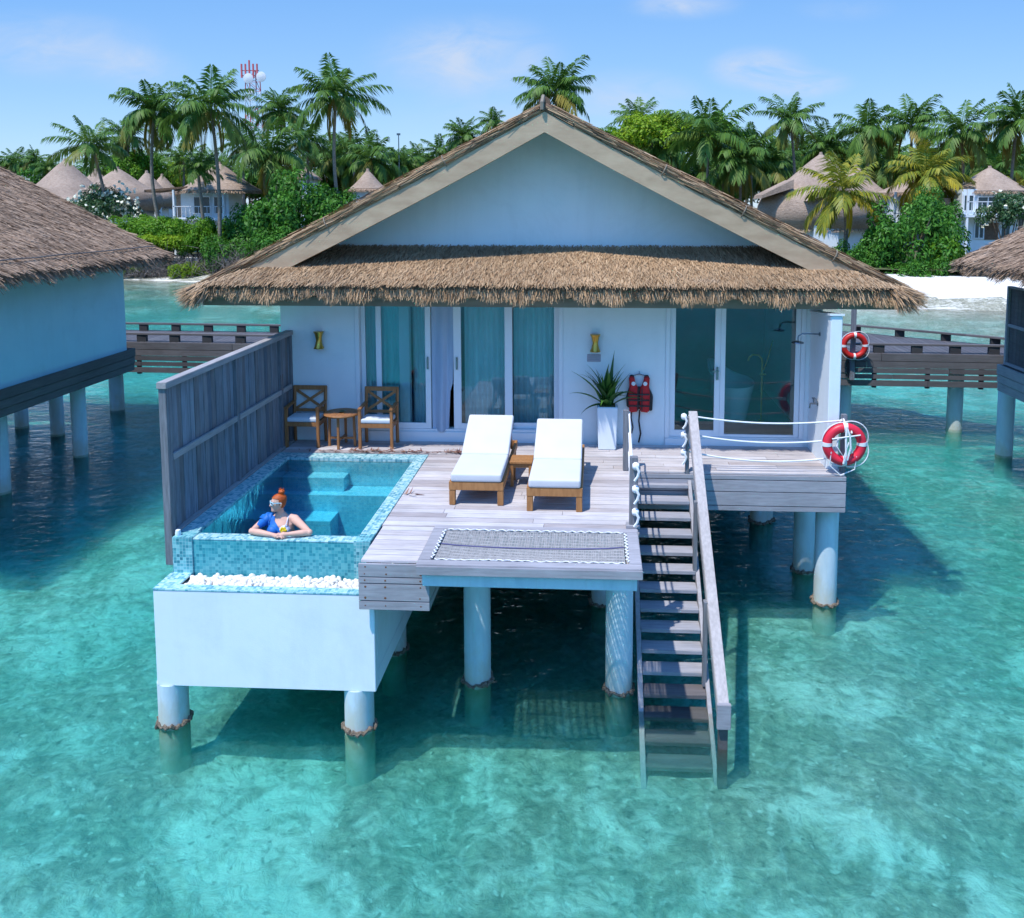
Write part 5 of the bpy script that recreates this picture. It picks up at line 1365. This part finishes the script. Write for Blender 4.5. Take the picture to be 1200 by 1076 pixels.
for a in (
 (107,170,72,46,123,'short leaning palm over the white flowering bush at the left','palm',.5),
 (181,132,68,52,199,'tall palm with a curved leaning trunk, second from left','palm',-.9),
 (247,126,66,62,254,'big full palm with hanging yellowish fronds in front of the white balcony house','palm',.3),
 (231,195,67,30,238,'small palm under the big full palm beside the balcony house','palm',.1),
 (326,130,90,36,322,'distant palm just right of the red and white mast','palm',0),
 (318,182,76,60,322,'broad low palm rising from the dark bush under the mast','palm',.1),
 (394,112,68,56,409,'tall lone palm with a bare curved trunk left of the main gable','palm',-.7),
 (360,165,84,38,362,'medium palm behind the bush left of the tall lone palm','palm',0),
 (436,186,86,44,438,'bushy palm just right of the tall lone palm trunk','palm',0),
 (414,170,98,32,416,'faint distant palm crown behind the trunk of the tall lone palm','palm',0),
 (470,192,92,30,470,'low palm beside the thin grey aerial pole','palm',0),
 (490,186,100,24,490,'small distant palm above the left slope of the main roof, lowest of a row','palm',0),
 (515,176,100,26,515,'small distant palm above the left slope of the main roof, middle of a row','palm',0),
 (544,160,100,30,546,'small distant palm above the left slope of the main roof, highest of a row','palm',0),
 (578,142,104,22,578,'distant palm tips just over the left slope near the ridge','palm',0),
 (651,106,84,50,652,'palm crown standing up behind the peak of the main roof','palm',0),
 (748,142,96,36,748,'palm in front of the bright green tree right of the roof peak','palm',0),
 (780,172,90,44,780,'dark palm just above the right slope of the main roof','palm',0),
 (829,158,80,58,830,'dense dark palm with a very full crown right of the bright green tree','palm',0),
 (868,190,80,50,868,'spreading palm left of the bulbous thatched hut','palm',0),
 (926,140,82,40,930,'tall palm with browning fronds above the bulbous thatched hut','palm',.3),
 (880,170,96,36,882,'palm between the full dark palm and the tall browning palm','palm',0),
 (967,172,92,40,967,'low palm behind the peak of the bulbous thatched hut','palm',0),
 (1017,152,84,44,1018,'upright palm, left of three evenly spaced tall palms at the right','palm',0),
 (1068,147,86,44,1070,'dark upright palm, middle of three evenly spaced tall palms at the right','palm',0),
 (1127,155,80,46,1130,'palm with visible pale trunk, right of three evenly spaced tall palms','palm',.1),
 (1192,142,78,52,1186,'tall sunlit palm cut by the right frame edge','palm',-.2),
 (1170,200,92,40,1170,'low palm behind the white two storey house at the right','palm',0),
 (1100,198,95,40,1100,'palm between the yellow palm and the two storey house','palm',0),
 (1040,190,95,42,1042,'low dark palm behind the yellow drooping coconut palm','palm',0),
 (1148,182,100,34,1148,'distant palm in the gap left of the sunlit edge palm','palm',0),
 (905,196,98,40,905,'low palm behind the left flank of the bulbous hut','palm',0),
 (820,205,92,42,820,'low palm hugging the right slope of the main roof','palm',0),
 (990,186,104,32,990,'distant palm right of the bulbous hut peak','palm',0),
 (18,190,125,24,18,'small distant palm at the far left horizon','palm',0),
 (40,188,120,22,40,'small distant palm on the far left, right of its twin','palm',0),
 (58,196,112,20,58,'low distant palm beside the first cone roof on the left','palm',0),
 (150,160,96,30,152,'distant palm between the short leaning palm and the curved palm','palm',0),
 (285,170,96,34,285,'dim palm behind the big full palm','palm',0),
 (215,185,92,32,215,'palm in the shade between the two tall left palms','palm',0),
 (988,224,62,60,990,'yellowing coconut palm with long drooping fronds in front of the bulbous hut','palm_y',.2),
 (1086,206,72,52,1088,'yellow fronded palm left of the white two storey house','palm_y',.1),
 (1196,230,72,34,1198,'yellow green young palm at the right edge beside the two storey house','palm_y',0)):
    palm(*a)
# filler of the far palm grove: a back row one can hardly count apart
lab = 'dark palm of the distant back row that closes the horizon behind the beach huts'
for k in range(34):
    px = 395 + k*25 + random.uniform(-8, 8)
    if 600 < px < 690: continue
    palm(px, random.uniform(176, 214), random.uniform(106, 122), random.uniform(30, 40), px, lab, group='back row palms')
for k in range(12):
    px = 130 + k*24 + random.uniform(-8, 8)
    palm(px, random.uniform(190, 214), random.uniform(106, 122), random.uniform(26, 36), px, lab, group='back row palms')

# ------------------------------------------------------------------ bushes and broadleaf trees
def clump_leaves(seed, n=5200, nclump=38, leaf=(.06, .115), flat=.75, hollow=.5):
    r = np.random.default_rng(seed)
    c = unit(r.normal(0, 1, (nclump, 3))); c[:, 2] = np.abs(c[:, 2])*.95 - .12
    c = c*np.array([1, 1, flat])*r.uniform(hollow, .98, (nclump, 1)); cr = r.uniform(.13, .33, nclump)
    w = cr**2; idx = r.choice(nclump, n, p=w/w.sum())
    off = unit(r.normal(0, 1, (n, 3)) + np.array([0, 0, .35])); rad = r.uniform(.45, 1.05, (n, 1))**.6
    P = c[idx] + off*rad*cr[idx][:, None]
    nrm = unit(off + np.array([0, 0, .5]) + r.normal(0, .45, (n, 3)))
    ax = unit(np.cross(nrm, r.normal(0, 1, (n, 3)))); bx = np.cross(nrm, ax)
    l = r.uniform(*leaf, (n, 1)); w_ = l*r.uniform(.35, .5, (n, 1))
    V = np.stack([P - ax*l*.5, P - bx*w_*.5 + nrm*l*.06, P + ax*l*.5 - nrm*l*.12, P + bx*w_*.5 + nrm*l*.06], 1)
    return V.reshape(-1, 3)
LEAF = {}
def leafmesh(mt, k):
    if (mt, k) not in LEAF:
        o = npmesh('foliage', clump_leaves(50+k*13+len(mt), 6500), 4, None, M[mt], local=True); LEAF[mt, k] = o.data; bpy.data.objects.remove(o)
    return LEAF[mt, k]
bk = [0]
def bush(px, py, hx, hy, Y, mt, label, name='bush', cat='bush', group=None, stems=5, blossoms=0, depth=None):
    """centre pixel and half sizes fix where it stands and how big it is; it grows from the ground"""
    c = onY(px, py, Y); s = Y/1000*1.02; rx = hx*s; rz = hy*s
    gz = max(float(ground_z(np.array(c.x), np.array(Y))), WL+.2)
    low = c.z - rz*.75
    e = empty(name, (c.x, Y, min(gz, low)), label, cat, group)
    bk[0] += 1
    o = bpy.data.objects.new('crown' if cat == 'tree' else 'foliage', leafmesh(mt, bk[0] % 3)); COL.objects.link(o); o.parent = e
    o.location = (0, 0, c.z-rz*.55-e.location.z); o.scale = (rx*1.0, depth or rx*.85, rz*1.75); o.rotation_euler = (0, 0, random.uniform(0, 6.28) if abs(rx-(depth or rx*.85)) < 1 else 0)
    m = MB(); zt = c.z + rz*.3
    for k in range(stems):
        a = 2*PI*k/stems + random.uniform(-.4, .4); ro = random.uniform(.25, .6)
        b0 = Vector((c.x + .15*rx*math.cos(a), Y + .15*rx*math.sin(a), e.location.z))
        b1 = Vector((c.x + ro*rx*math.cos(a), Y + ro*rx*math.sin(a), e.location.z + (zt-e.location.z)*random.uniform(.7, 1)))
        md = b0.lerp(b1, .5) + Vector((random.uniform(-.1, .1)*rx, 0, .05*rx)); r0 = .035*rx if cat != 'tree' else .05*rx
        m.tube([b0, md, b1], [r0, r0*.7, r0*.25], 7)
    m.build('trunk' if cat == 'tree' else 'stem', M['bark'], e, smooth=True)
    if blossoms:
        V_ = leafmesh(mt, bk[0] % 3); co = np.empty(len(V_.vertices)*3); V_.vertices.foreach_get('co', co); co = co.reshape(-1, 3)
        pick = co[rng.choice(len(co), blossoms, replace=False)]; pick = pick*1.03*np.array(o.scale) + np.array(o.location)
        V2 = []
        for p in pick:
            for q in range(2):
                n_ = unit(rng.normal(0, 1, 3) + np.array([0, -.8, .6])); ax = unit(np.cross(n_, rng.normal(0, 1, 3))); bx = np.cross(n_, ax); l = rng.uniform(.10, .17)
                pp_ = p + rng.normal(0, .05, 3); V2 += [pp_-ax*l, pp_-bx*l, pp_+ax*l, pp_+bx*l]
        npmesh('blossom', np.array(V2), 4, e, M['blossom'], local=True)
    return e
for a in (
 (350,240,62,46,66,'leaf_dark','big dark green bush spreading left of the main roof below the lone palm'),
 (300,262,46,36,68,'leaf_dark','dark green bush between the balcony house and the biggest bush'),
 (392,248,46,40,68,'leaf_dark','dark green bush at the foot of the tall lone palm'),
 (270,288,40,26,66,'leaf_dark','dark lower bush close above the left corner of the main roof'),
 (330,278,48,26,64,'leaf_dark','dark bush touching the left slope of the main roof'),
 (165,262,42,22,69,'leaf_bright','bright green bush under the curved palm trunk'),
 (205,268,42,24,68,'leaf_bright','bright green bush below the white balcony house'),
 (240,272,34,26,67,'leaf_bright','bright green bush right below the balcony of the white house'),
 (190,280,40,16,66.5,'leaf_yellow','low yellow green shrub in the middle of the left shore thicket'),
 (235,284,32,16,66.5,'leaf_bright','low green shrub above the dry twigs by the left shore'),
 (152,312,22,11,64.6,'leaf_yellow','small yellow green shrub at the water edge behind the left villa roof'),
 (222,314,22,15,64.2,'leaf_yellow','small yellow green shrub at the water edge beside the main roof corner'),
 (178,300,26,11,65.2,'leaf_yellow','small yellowish shrub among the dry twigs on the left shore'),
 (1068,268,56,48,60,'leaf_dark','large dark green bush on the right beach above the life ring post'),
 (1080,318,44,24,57.5,'leaf_dark','dense green bush edge nearest the white sand on the right'),
 (1032,296,34,34,60,'leaf_dark','dark bush between the yellowing palm and the large right bush'),
 (1000,300,34,24,60,'leaf_dark','dark bush at the foot of the yellowing palm by the roof slope'),
 (1105,292,28,30,58.5,'leaf_bright','brighter green bush on the right flank of the large beach bush'),
 (1090,245,34,30,63,'leaf_dark','bush top rising behind the large right beach bush')):
    bush(*a, group='island bushes')
bush(122,234,40,26,72,'leaf_grey','frangipani bush full of white blossoms beside the short leaning palm', 'frangipani', 'bush', None, 5, 420)
bush(1182,240,34,24,62,'leaf_grey','frangipani bush with a few pale blossoms in front of the two storey house', 'frangipani', 'bush', None, 5, 60)
for a in (
 (765,150,62,30,92,'leaf_yellow','bright yellow green tree right of the main roof peak'),
 (838,152,42,30,98,'leaf_bright','bright green broad tree behind the dense dark palm'),
 (715,160,40,22,100,'leaf_bright','low bright tree peeking over the right roof slope near the peak'),
 (158,192,40,26,98,'leaf_bright','bright green tree behind the palms at the left'),
 (205,205,30,22,100,'leaf_yellow','yellow green tree behind the curved palm trunk')):
    bush(*a, name='broadleaf_tree', cat='tree', group='broadleaf trees')
for k in range(26):
    px = -10 + k*48 + random.uniform(-8, 8)
    bush(px, 216 + random.uniform(-8, 6), 48, 24, random.uniform(112, 128), 'leaf_dark', 'dark broadleaf tree of the far grove behind the palms and huts', 'broadleaf_tree', 'tree', 'far grove trees', 3)
for k in range(5):
    bush(-6+k*19, 196+random.uniform(-4, 5), 18, 10, 135, 'leaf_dark', 'dark broadleaf tree of the far grove behind the palms and huts', 'broadleaf_tree', 'tree', 'far grove trees', 3)
# dry grey scrub on the left shore
def scrub(px, py, hx, hy, Y, n, label):
    c = onY(px, py, Y); s = Y/1000; m = n
    P = np.stack([c.x + rng.normal(0, hx*s*.5, m), Y + rng.normal(0, .8, m), c.z - hy*s*.7 + np.abs(rng.normal(0, hy*s*.55, m))], 1)
    Dv = unit(rng.normal(0, 1, (m, 3)) + np.array([0, 0, .9])); S = unit(np.cross(Dv, rng.normal(0, 1, (m, 3))))
    o = npmesh('dry_scrub', strands(P, Dv, S, rng.uniform(.4, 1.2, m), rng.uniform(.02, .05, m), .3), 4, None, M['twig'])
    return tag(o, label, 'scrub', kind='stuff')
scrub(195, 312, 66, 17, 64.9, 4200, 'tangle of dry grey twigs along the left shore')
scrub(300, 304, 40, 18, 63.6, 1600, 'dry grey scrub below the dark bushes near the roof corner')
# sunny grass behind the right beach
c0 = onZ(1140, 281, 1.2)
m = 2600; P = np.stack([c0.x + rng.uniform(-3.2, 5, m), c0.y-4 + rng.uniform(-5, 7, m), np.zeros(m)], 1); P[:, 2] = ground_z(P[:, 0], P[:, 1])
P = P[P[:, 1] > shore(P[:, 0])+6]; m = len(P)
Dv = unit(rng.normal(0, .35, (m, 3)) + np.array([0, 0, 1])); S = unit(np.cross(Dv, rng.normal(0, 1, (m, 3))))
tag(npmesh('grass', strands(P, Dv, S, rng.uniform(.3, .75, m), rng.uniform(.05, .11, m), .2), 4, None, M['leaf_bright']), 'bright green grass patch behind the right beach', 'grass', kind='stuff')

# ------------------------------------------------------------------ beach huts with thatched cone roofs
def hut(px, py, Y, hw, ey, label, bulb=0.0, hb=None, facade=None, wall=True):
    """apex pixel, distance, half width and eave height in the picture"""
    top = onY(px, py, Y); s = Y/1000*1.02; R = hw*s; ze = onY(px, ey, Y).z
    cz = Y + R*.0
    gz = 1.25
    e = empty('beach_hut', (top.x, cz, gz), label, 'beach hut', 'thatched beach huts on the island')
    H = top.z-ze; prof = []
    for k in range(13):
        t = k/12; prof.append((max(R*(t**.93)*(1-.10*math.sin(PI*t)), .02), top.z - H*t - gz))
    if bulb:
        zb = ze-bulb*s
        for k in range(1, 9):
            t = k/8; prof.append((R*(1+.10*math.sin(PI*t*.85)-.10*t*t), ze-gz-(ze-zb)*t))
    else: prof.append((R*.98, ze-gz-.28)); prof.append((R*.80, ze-gz-.22))
    rf = MB().lathe([(r, z+gz) for r, z in prof[::-1]], (top.x, cz, 0), 40).build('roof', M['thatch_far'], e, smooth=True)
    n_ = 900; a = rng.uniform(0, 2*PI, n_); zl = prof[-1][1]+gz if bulb else ze-.12
    rl = (prof[-1][0] if bulb else R*.97)
    od = np.stack([np.cos(a), np.sin(a), np.zeros(n_)], 1); P = np.array([top.x, cz, zl+.12]) + od*rl*.99
    Dv = unit(od*.8 + np.array([0, 0, -1])*rng.uniform(.5, 1.4, (n_, 1))); S = np.stack([-np.sin(a), np.cos(a), np.zeros(n_)], 1)
    npmesh('reed_fringe', strands(P, Dv, S, rng.uniform(.2, .5, n_), rng.uniform(.04, .09, n_), .4), 4, rf, M['thatch_old'])
    MB().tube([(top.x, cz, top.z-.25), (top.x, cz, top.z+.12)], [.22, .12], 10).build('roof_cap', M['thatch_far'], rf, smooth=True)
    if wall: MB().cyl(top.x, cz, gz-.2, (zl if bulb else ze)+.05, R*.84, 32).build('wall', M['paint_white'], e, smooth=True)
    return e, top, R, ze, cz, s
hut(76,187,86,50,232,'widest thatched cone hut at the left, behind the left villa roof', 4)
hut(112,199,92,34,232,'thatched cone hut half hidden behind the short leaning palm')
hut(138,197,80,44,226,'bulbous thatched hut behind the white flowering bush', 22)
e, top, R, ze, cz, s = hut(172,201,88,26,229,'narrow thatched cone hut with a white door, left of the balcony house', 14)
MB().box(onY(183,240,86).x-.7, 85.0, 3, onY(183,240,86).x+.7, 85.8, onY(183,229,86).z).build('porch', M['paint_white'], e)
hut(190,205,95,20,226,'small thatched cone peak behind the curved palm trunk')
hut(359,196,96,15,208,'tiny thatched peak above the dark bush under the mast')
hut(431,199,80,21,221,'small thatched cone between the lone palm and the main roof')
def facade(e, x0, x1, y, z0, z1, zf, rows, mt='paint_white'):
    """white two storey front: walls round openings, a balcony at height zf, windows as parts"""
    w_ = MB().box(x0, y, z0, x1, y+3.0, z1); o = w_.build('front_wall', M[mt], e, bevel=.02)
    for (a, b_, c_, d_, nm, mt2) in rows:
        X0, X1 = x0+(x1-x0)*a, x0+(x1-x0)*b_
        q = MB().box(X0, y-.06, c_, X1, y-.012, d_).build(nm, M[mt2], e)
        if nm in ('window', 'glass_door'):
            f_ = MB(); k = max(2, int((X1-X0)/1.0)+1)
            f_.box(X0-.06, y-.10, c_-.06, X1+.06, y-.062, c_+.02).box(X0-.06, y-.10, d_-.02, X1+.06, y-.062, d_+.06)
            for i in range(k+1): xx = X0+(X1-X0)*i/k; f_.box(xx-.04, y-.10, c_+.021, xx+.04, y-.062, d_-.021)
            f_.build('frame', M['frame'], q)
    if zf:
        MB().box(x0-.2, y-1.3, zf-.25, x1+.2, y-.011, zf).build('balcony_slab', M['paint_white'], e, bevel=.02)
        r_ = MB().box(x0-.15, y-1.28, zf+.95, x1+.15, y-1.2, zf+1.02)
        for i in range(13): xx = x0-.12+(x1-x0+.24)*i/12; r_.box(xx-.02, y-1.26, zf, xx+.02, y-1.22, zf+.95)
        r_.build('balcony_rail', M['mast_white'], e)
        for xx in (x0-.12, x1-.03): MB().box(xx, y-1.28, z0, xx+.16, y-1.12, z1).build('balcony_post', M['paint_white'], e, bevel=.01)
    return o
# balcony house on the left
e, top, R, ze, cz, s = hut(257,191,76,46,223,'white balcony house with a thatched cone roof behind the big full palm', wall=False)
a, b_ = onY(212,240,74.5), onY(268,240,74.5)
facade(e, a.x, b_.x, 74.5, 1.1, onY(240,221,74.5).z, onY(240,255,74.5).z, [(.28,.62,onY(0,250,74.5).z,onY(0,231,74.5).z,'glass_door','win_dark'), (.70,.92,onY(0,250,74.5).z,onY(0,231,74.5).z,'window','win_dark')])
MB().prism([(a.x-2.6, onY(0,226,74.5).z), (a.x+1.2, onY(0,221,74.5).z), (a.x+1.2, onY(0,219,74.5).z), (a.x-2.6, onY(0,223,74.5).z)], 'Y', 73.2, 76).build('porch_roof', M['thatch_base'], e)
ball_m = MB(); ell_stack(ball_m, [(onY(205,0,75).x, 75.6, 1.2, .9, .9), (onY(205,0,75).x, 75.6, 3.5, 1.0, 1.0), (onY(205,0,75).x, 75.6, onY(0,228,75).z, .8, .8)], 20); ball_m.build('thatched_stair_tower', M['thatch_far'], e, smooth=True)
# bulbous hut on the right with a flared side roof
e, top, R, ze, cz, s = hut(962,180,74,64,232,'large bulbous thatched hut with a flared side roof in front of the right palms', 34)
fz = onY(0,226,73).z
fl_ = MB(); xa, xb = onY(888,230,72).x, onY(925,230,72).x
fl_.prism([(xa, fz-.55), (xa+.1, fz-.25), (xb, fz+1.0), (xb, fz+.3)], 'Y', 70.5, 74).build('side_roof', M['thatch_far'], e)
xa, xb = onY(942,240,69.5).x, onY(985,240,69.5).x
MB().prism([(xa, onY(0,236,69.3).z), ((xa+xb)/2, onY(0,222,69.3).z), (xb+.4, onY(0,216,69.3).z), (xb+.4, onY(0,225,69.3).z), ((xa+xb)/2, onY(0,230,69.3).z)], 'Y', 68.6, 71).build('dormer_roof', M['thatch_far'], e)
facade(e, onY(955,240,69.4).x, onY(984,240,69.4).x, 69.4, 1.2, onY(0,226,69.4).z, 0, [(.15,.75,onY(0,262,69.4).z,onY(0,236,69.4).z,'window','win_dark')])
hut(1003,194,82,34,226,'thatched roof slope behind the yellowing coconut palm', wall=True)
e, top, R, ze, cz, s = hut(1072,206,78,42,226,'white walled hut with a broad thatched roof behind the right bush', wall=False)
facade(e, onY(1044,240,76).x, onY(1106,240,76).x, 76, 1.1, onY(0,226,76).z, onY(0,262,76).z, [(.2,.5,onY(0,256,76).z,onY(0,240,76).z,'window','win_dark'), (.62,.9,onY(0,256,76).z,onY(0,240,76).z,'window','win_dark')])
e, top, R, ze, cz, s = hut(1160,196,73,44,224,'white two storey house with a thatched cone roof at the right edge', wall=False)
x0, x1 = onY(1127,240,70.6).x, onY(1194,240,70.6).x; zz = lambda p: onY(1160, p, 70.6).z
facade(e, x0, x1, 70.6, .9, zz(222), zz(251), [(.03,.20,zz(247),zz(229),'window','win_dark'), (.27,.82,zz(248),zz(231),'glass_door','win_dark'), (.24,.40,zz(279),zz(261),'glass_door','win_dark'), (.42,.66,zz(281),zz(261),'timber_panel','thatch_base'), (.70,.86,zz(279),zz(261),'glass_door','win_dark')])
ball_m = MB(); xx = onY(1117,0,72).x; ell_stack(ball_m, [(xx, 72.6, 1.0, .8, .8), (xx, 72.6, 3.6, .95, .95), (xx, 72.6, zz(232), .7, .7)], 20); ball_m.build('thatched_stair_tower', M['thatch_far'], e, smooth=True)

# ------------------------------------------------------------------ radio mast and aerial
Y = 120.0
bs = onY(301, 240, Y); tp_ = onY(302, 84, Y)
e = empty('radio_mast', (bs.x, Y, 1.2), 'red and white lattice radio mast with round dishes above the palms', 'mast')
def sect(z0, z1, mat, w0, w1, nm):
    m = MB(); n_ = max(2, int((z1-z0)/1.1))
    for sx, sy in ((-1,-1),(1,-1),(1,1),(-1,1)):
        m.bar((bs.x+sx*w0, Y+sy*w0, z0), (bs.x+sx*w1, Y+sy*w1, z1), .10, .10)
    for k in range(n_):
        t0, t1 = k/n_, (k+1)/n_; a, b_ = w0+(w1-w0)*t0, w0+(w1-w0)*t1; za, zb = z0+(z1-z0)*t0, z0+(z1-z0)*t1; sg = 1 if k % 2 else -1
        for f_ in ((0,-1),(0,1),(1,0),(-1,0)):
            if f_[0] == 0: m.bar((bs.x-sg*a, Y+f_[1]*a, za), (bs.x+sg*b_, Y+f_[1]*b_, zb), .06, .06).bar((bs.x-a, Y+f_[1]*a, za), (bs.x+a, Y+f_[1]*a, za), .06, .06)
            else: m.bar((bs.x+f_[0]*a, Y-sg*a, za), (bs.x+f_[0]*b_, Y+sg*b_, zb), .06, .06)
    return m.build(nm, M[mat], e)
zs_ = [1.2, 8, 11.5, 14, 16.5, 19, 21.5, tp_.z]; zs_ = sorted(zs_)
for k, (a, b_) in enumerate(zip(zs_[:-1], zs_[1:])):
    if b_-a > .3: sect(a, b_, 'mast_red' if k % 2 == 0 else 'mast_white', 1.2-.07*k, 1.2-.07*(k+1), 'lattice_section')
for px, py, r in ((291,92,.72),(306,90,.70),(296,108,.4)):
    c = onY(px, py, Y-1.4); MB().lathe([(.1, .45), (r*.7, .25), (r, 0), (r*.98, -.04), (r*.5, -.10), (.02, -.13)], c, 20, 'Y').build('dish', M['mast_white'], e, smooth=True)
m = MB()
for sx in (-1.1, -.55, 0, .55, 1.1): m.box(bs.x+sx-.09, Y-1.2, tp_.z-1.0, bs.x+sx+.09, Y-1.0, tp_.z+.9 + (.5 if sx == 0 else 0))
m.bar((bs.x-1.3, Y-.95, tp_.z), (bs.x+1.3, Y-.95, tp_.z), .1, .1).bar((bs.x-1.3, Y-.95, tp_.z-.7), (bs.x+1.3, Y-.95, tp_.z-.7), .1, .1)
m.build('antenna_panel', M['mast_red'], e)
p0, p1 = onY(468, 215, 90), onY(468, 158, 90)
e = empty('aerial_pole', (p0.x, 90, 1.3), 'thin grey aerial pole against the sky left of the main roof', 'pole')
MB().tube([(p0.x, 90, 1.3), (p0.x, 90, p1.z)], [.09, .05], 8).build('shaft', M['chrome'], e)
MB().box(p0.x-.18, 89.9, p1.z-.05, p0.x+.18, 90.1, p1.z+.15).build('aerial_head', M['chrome'], e)
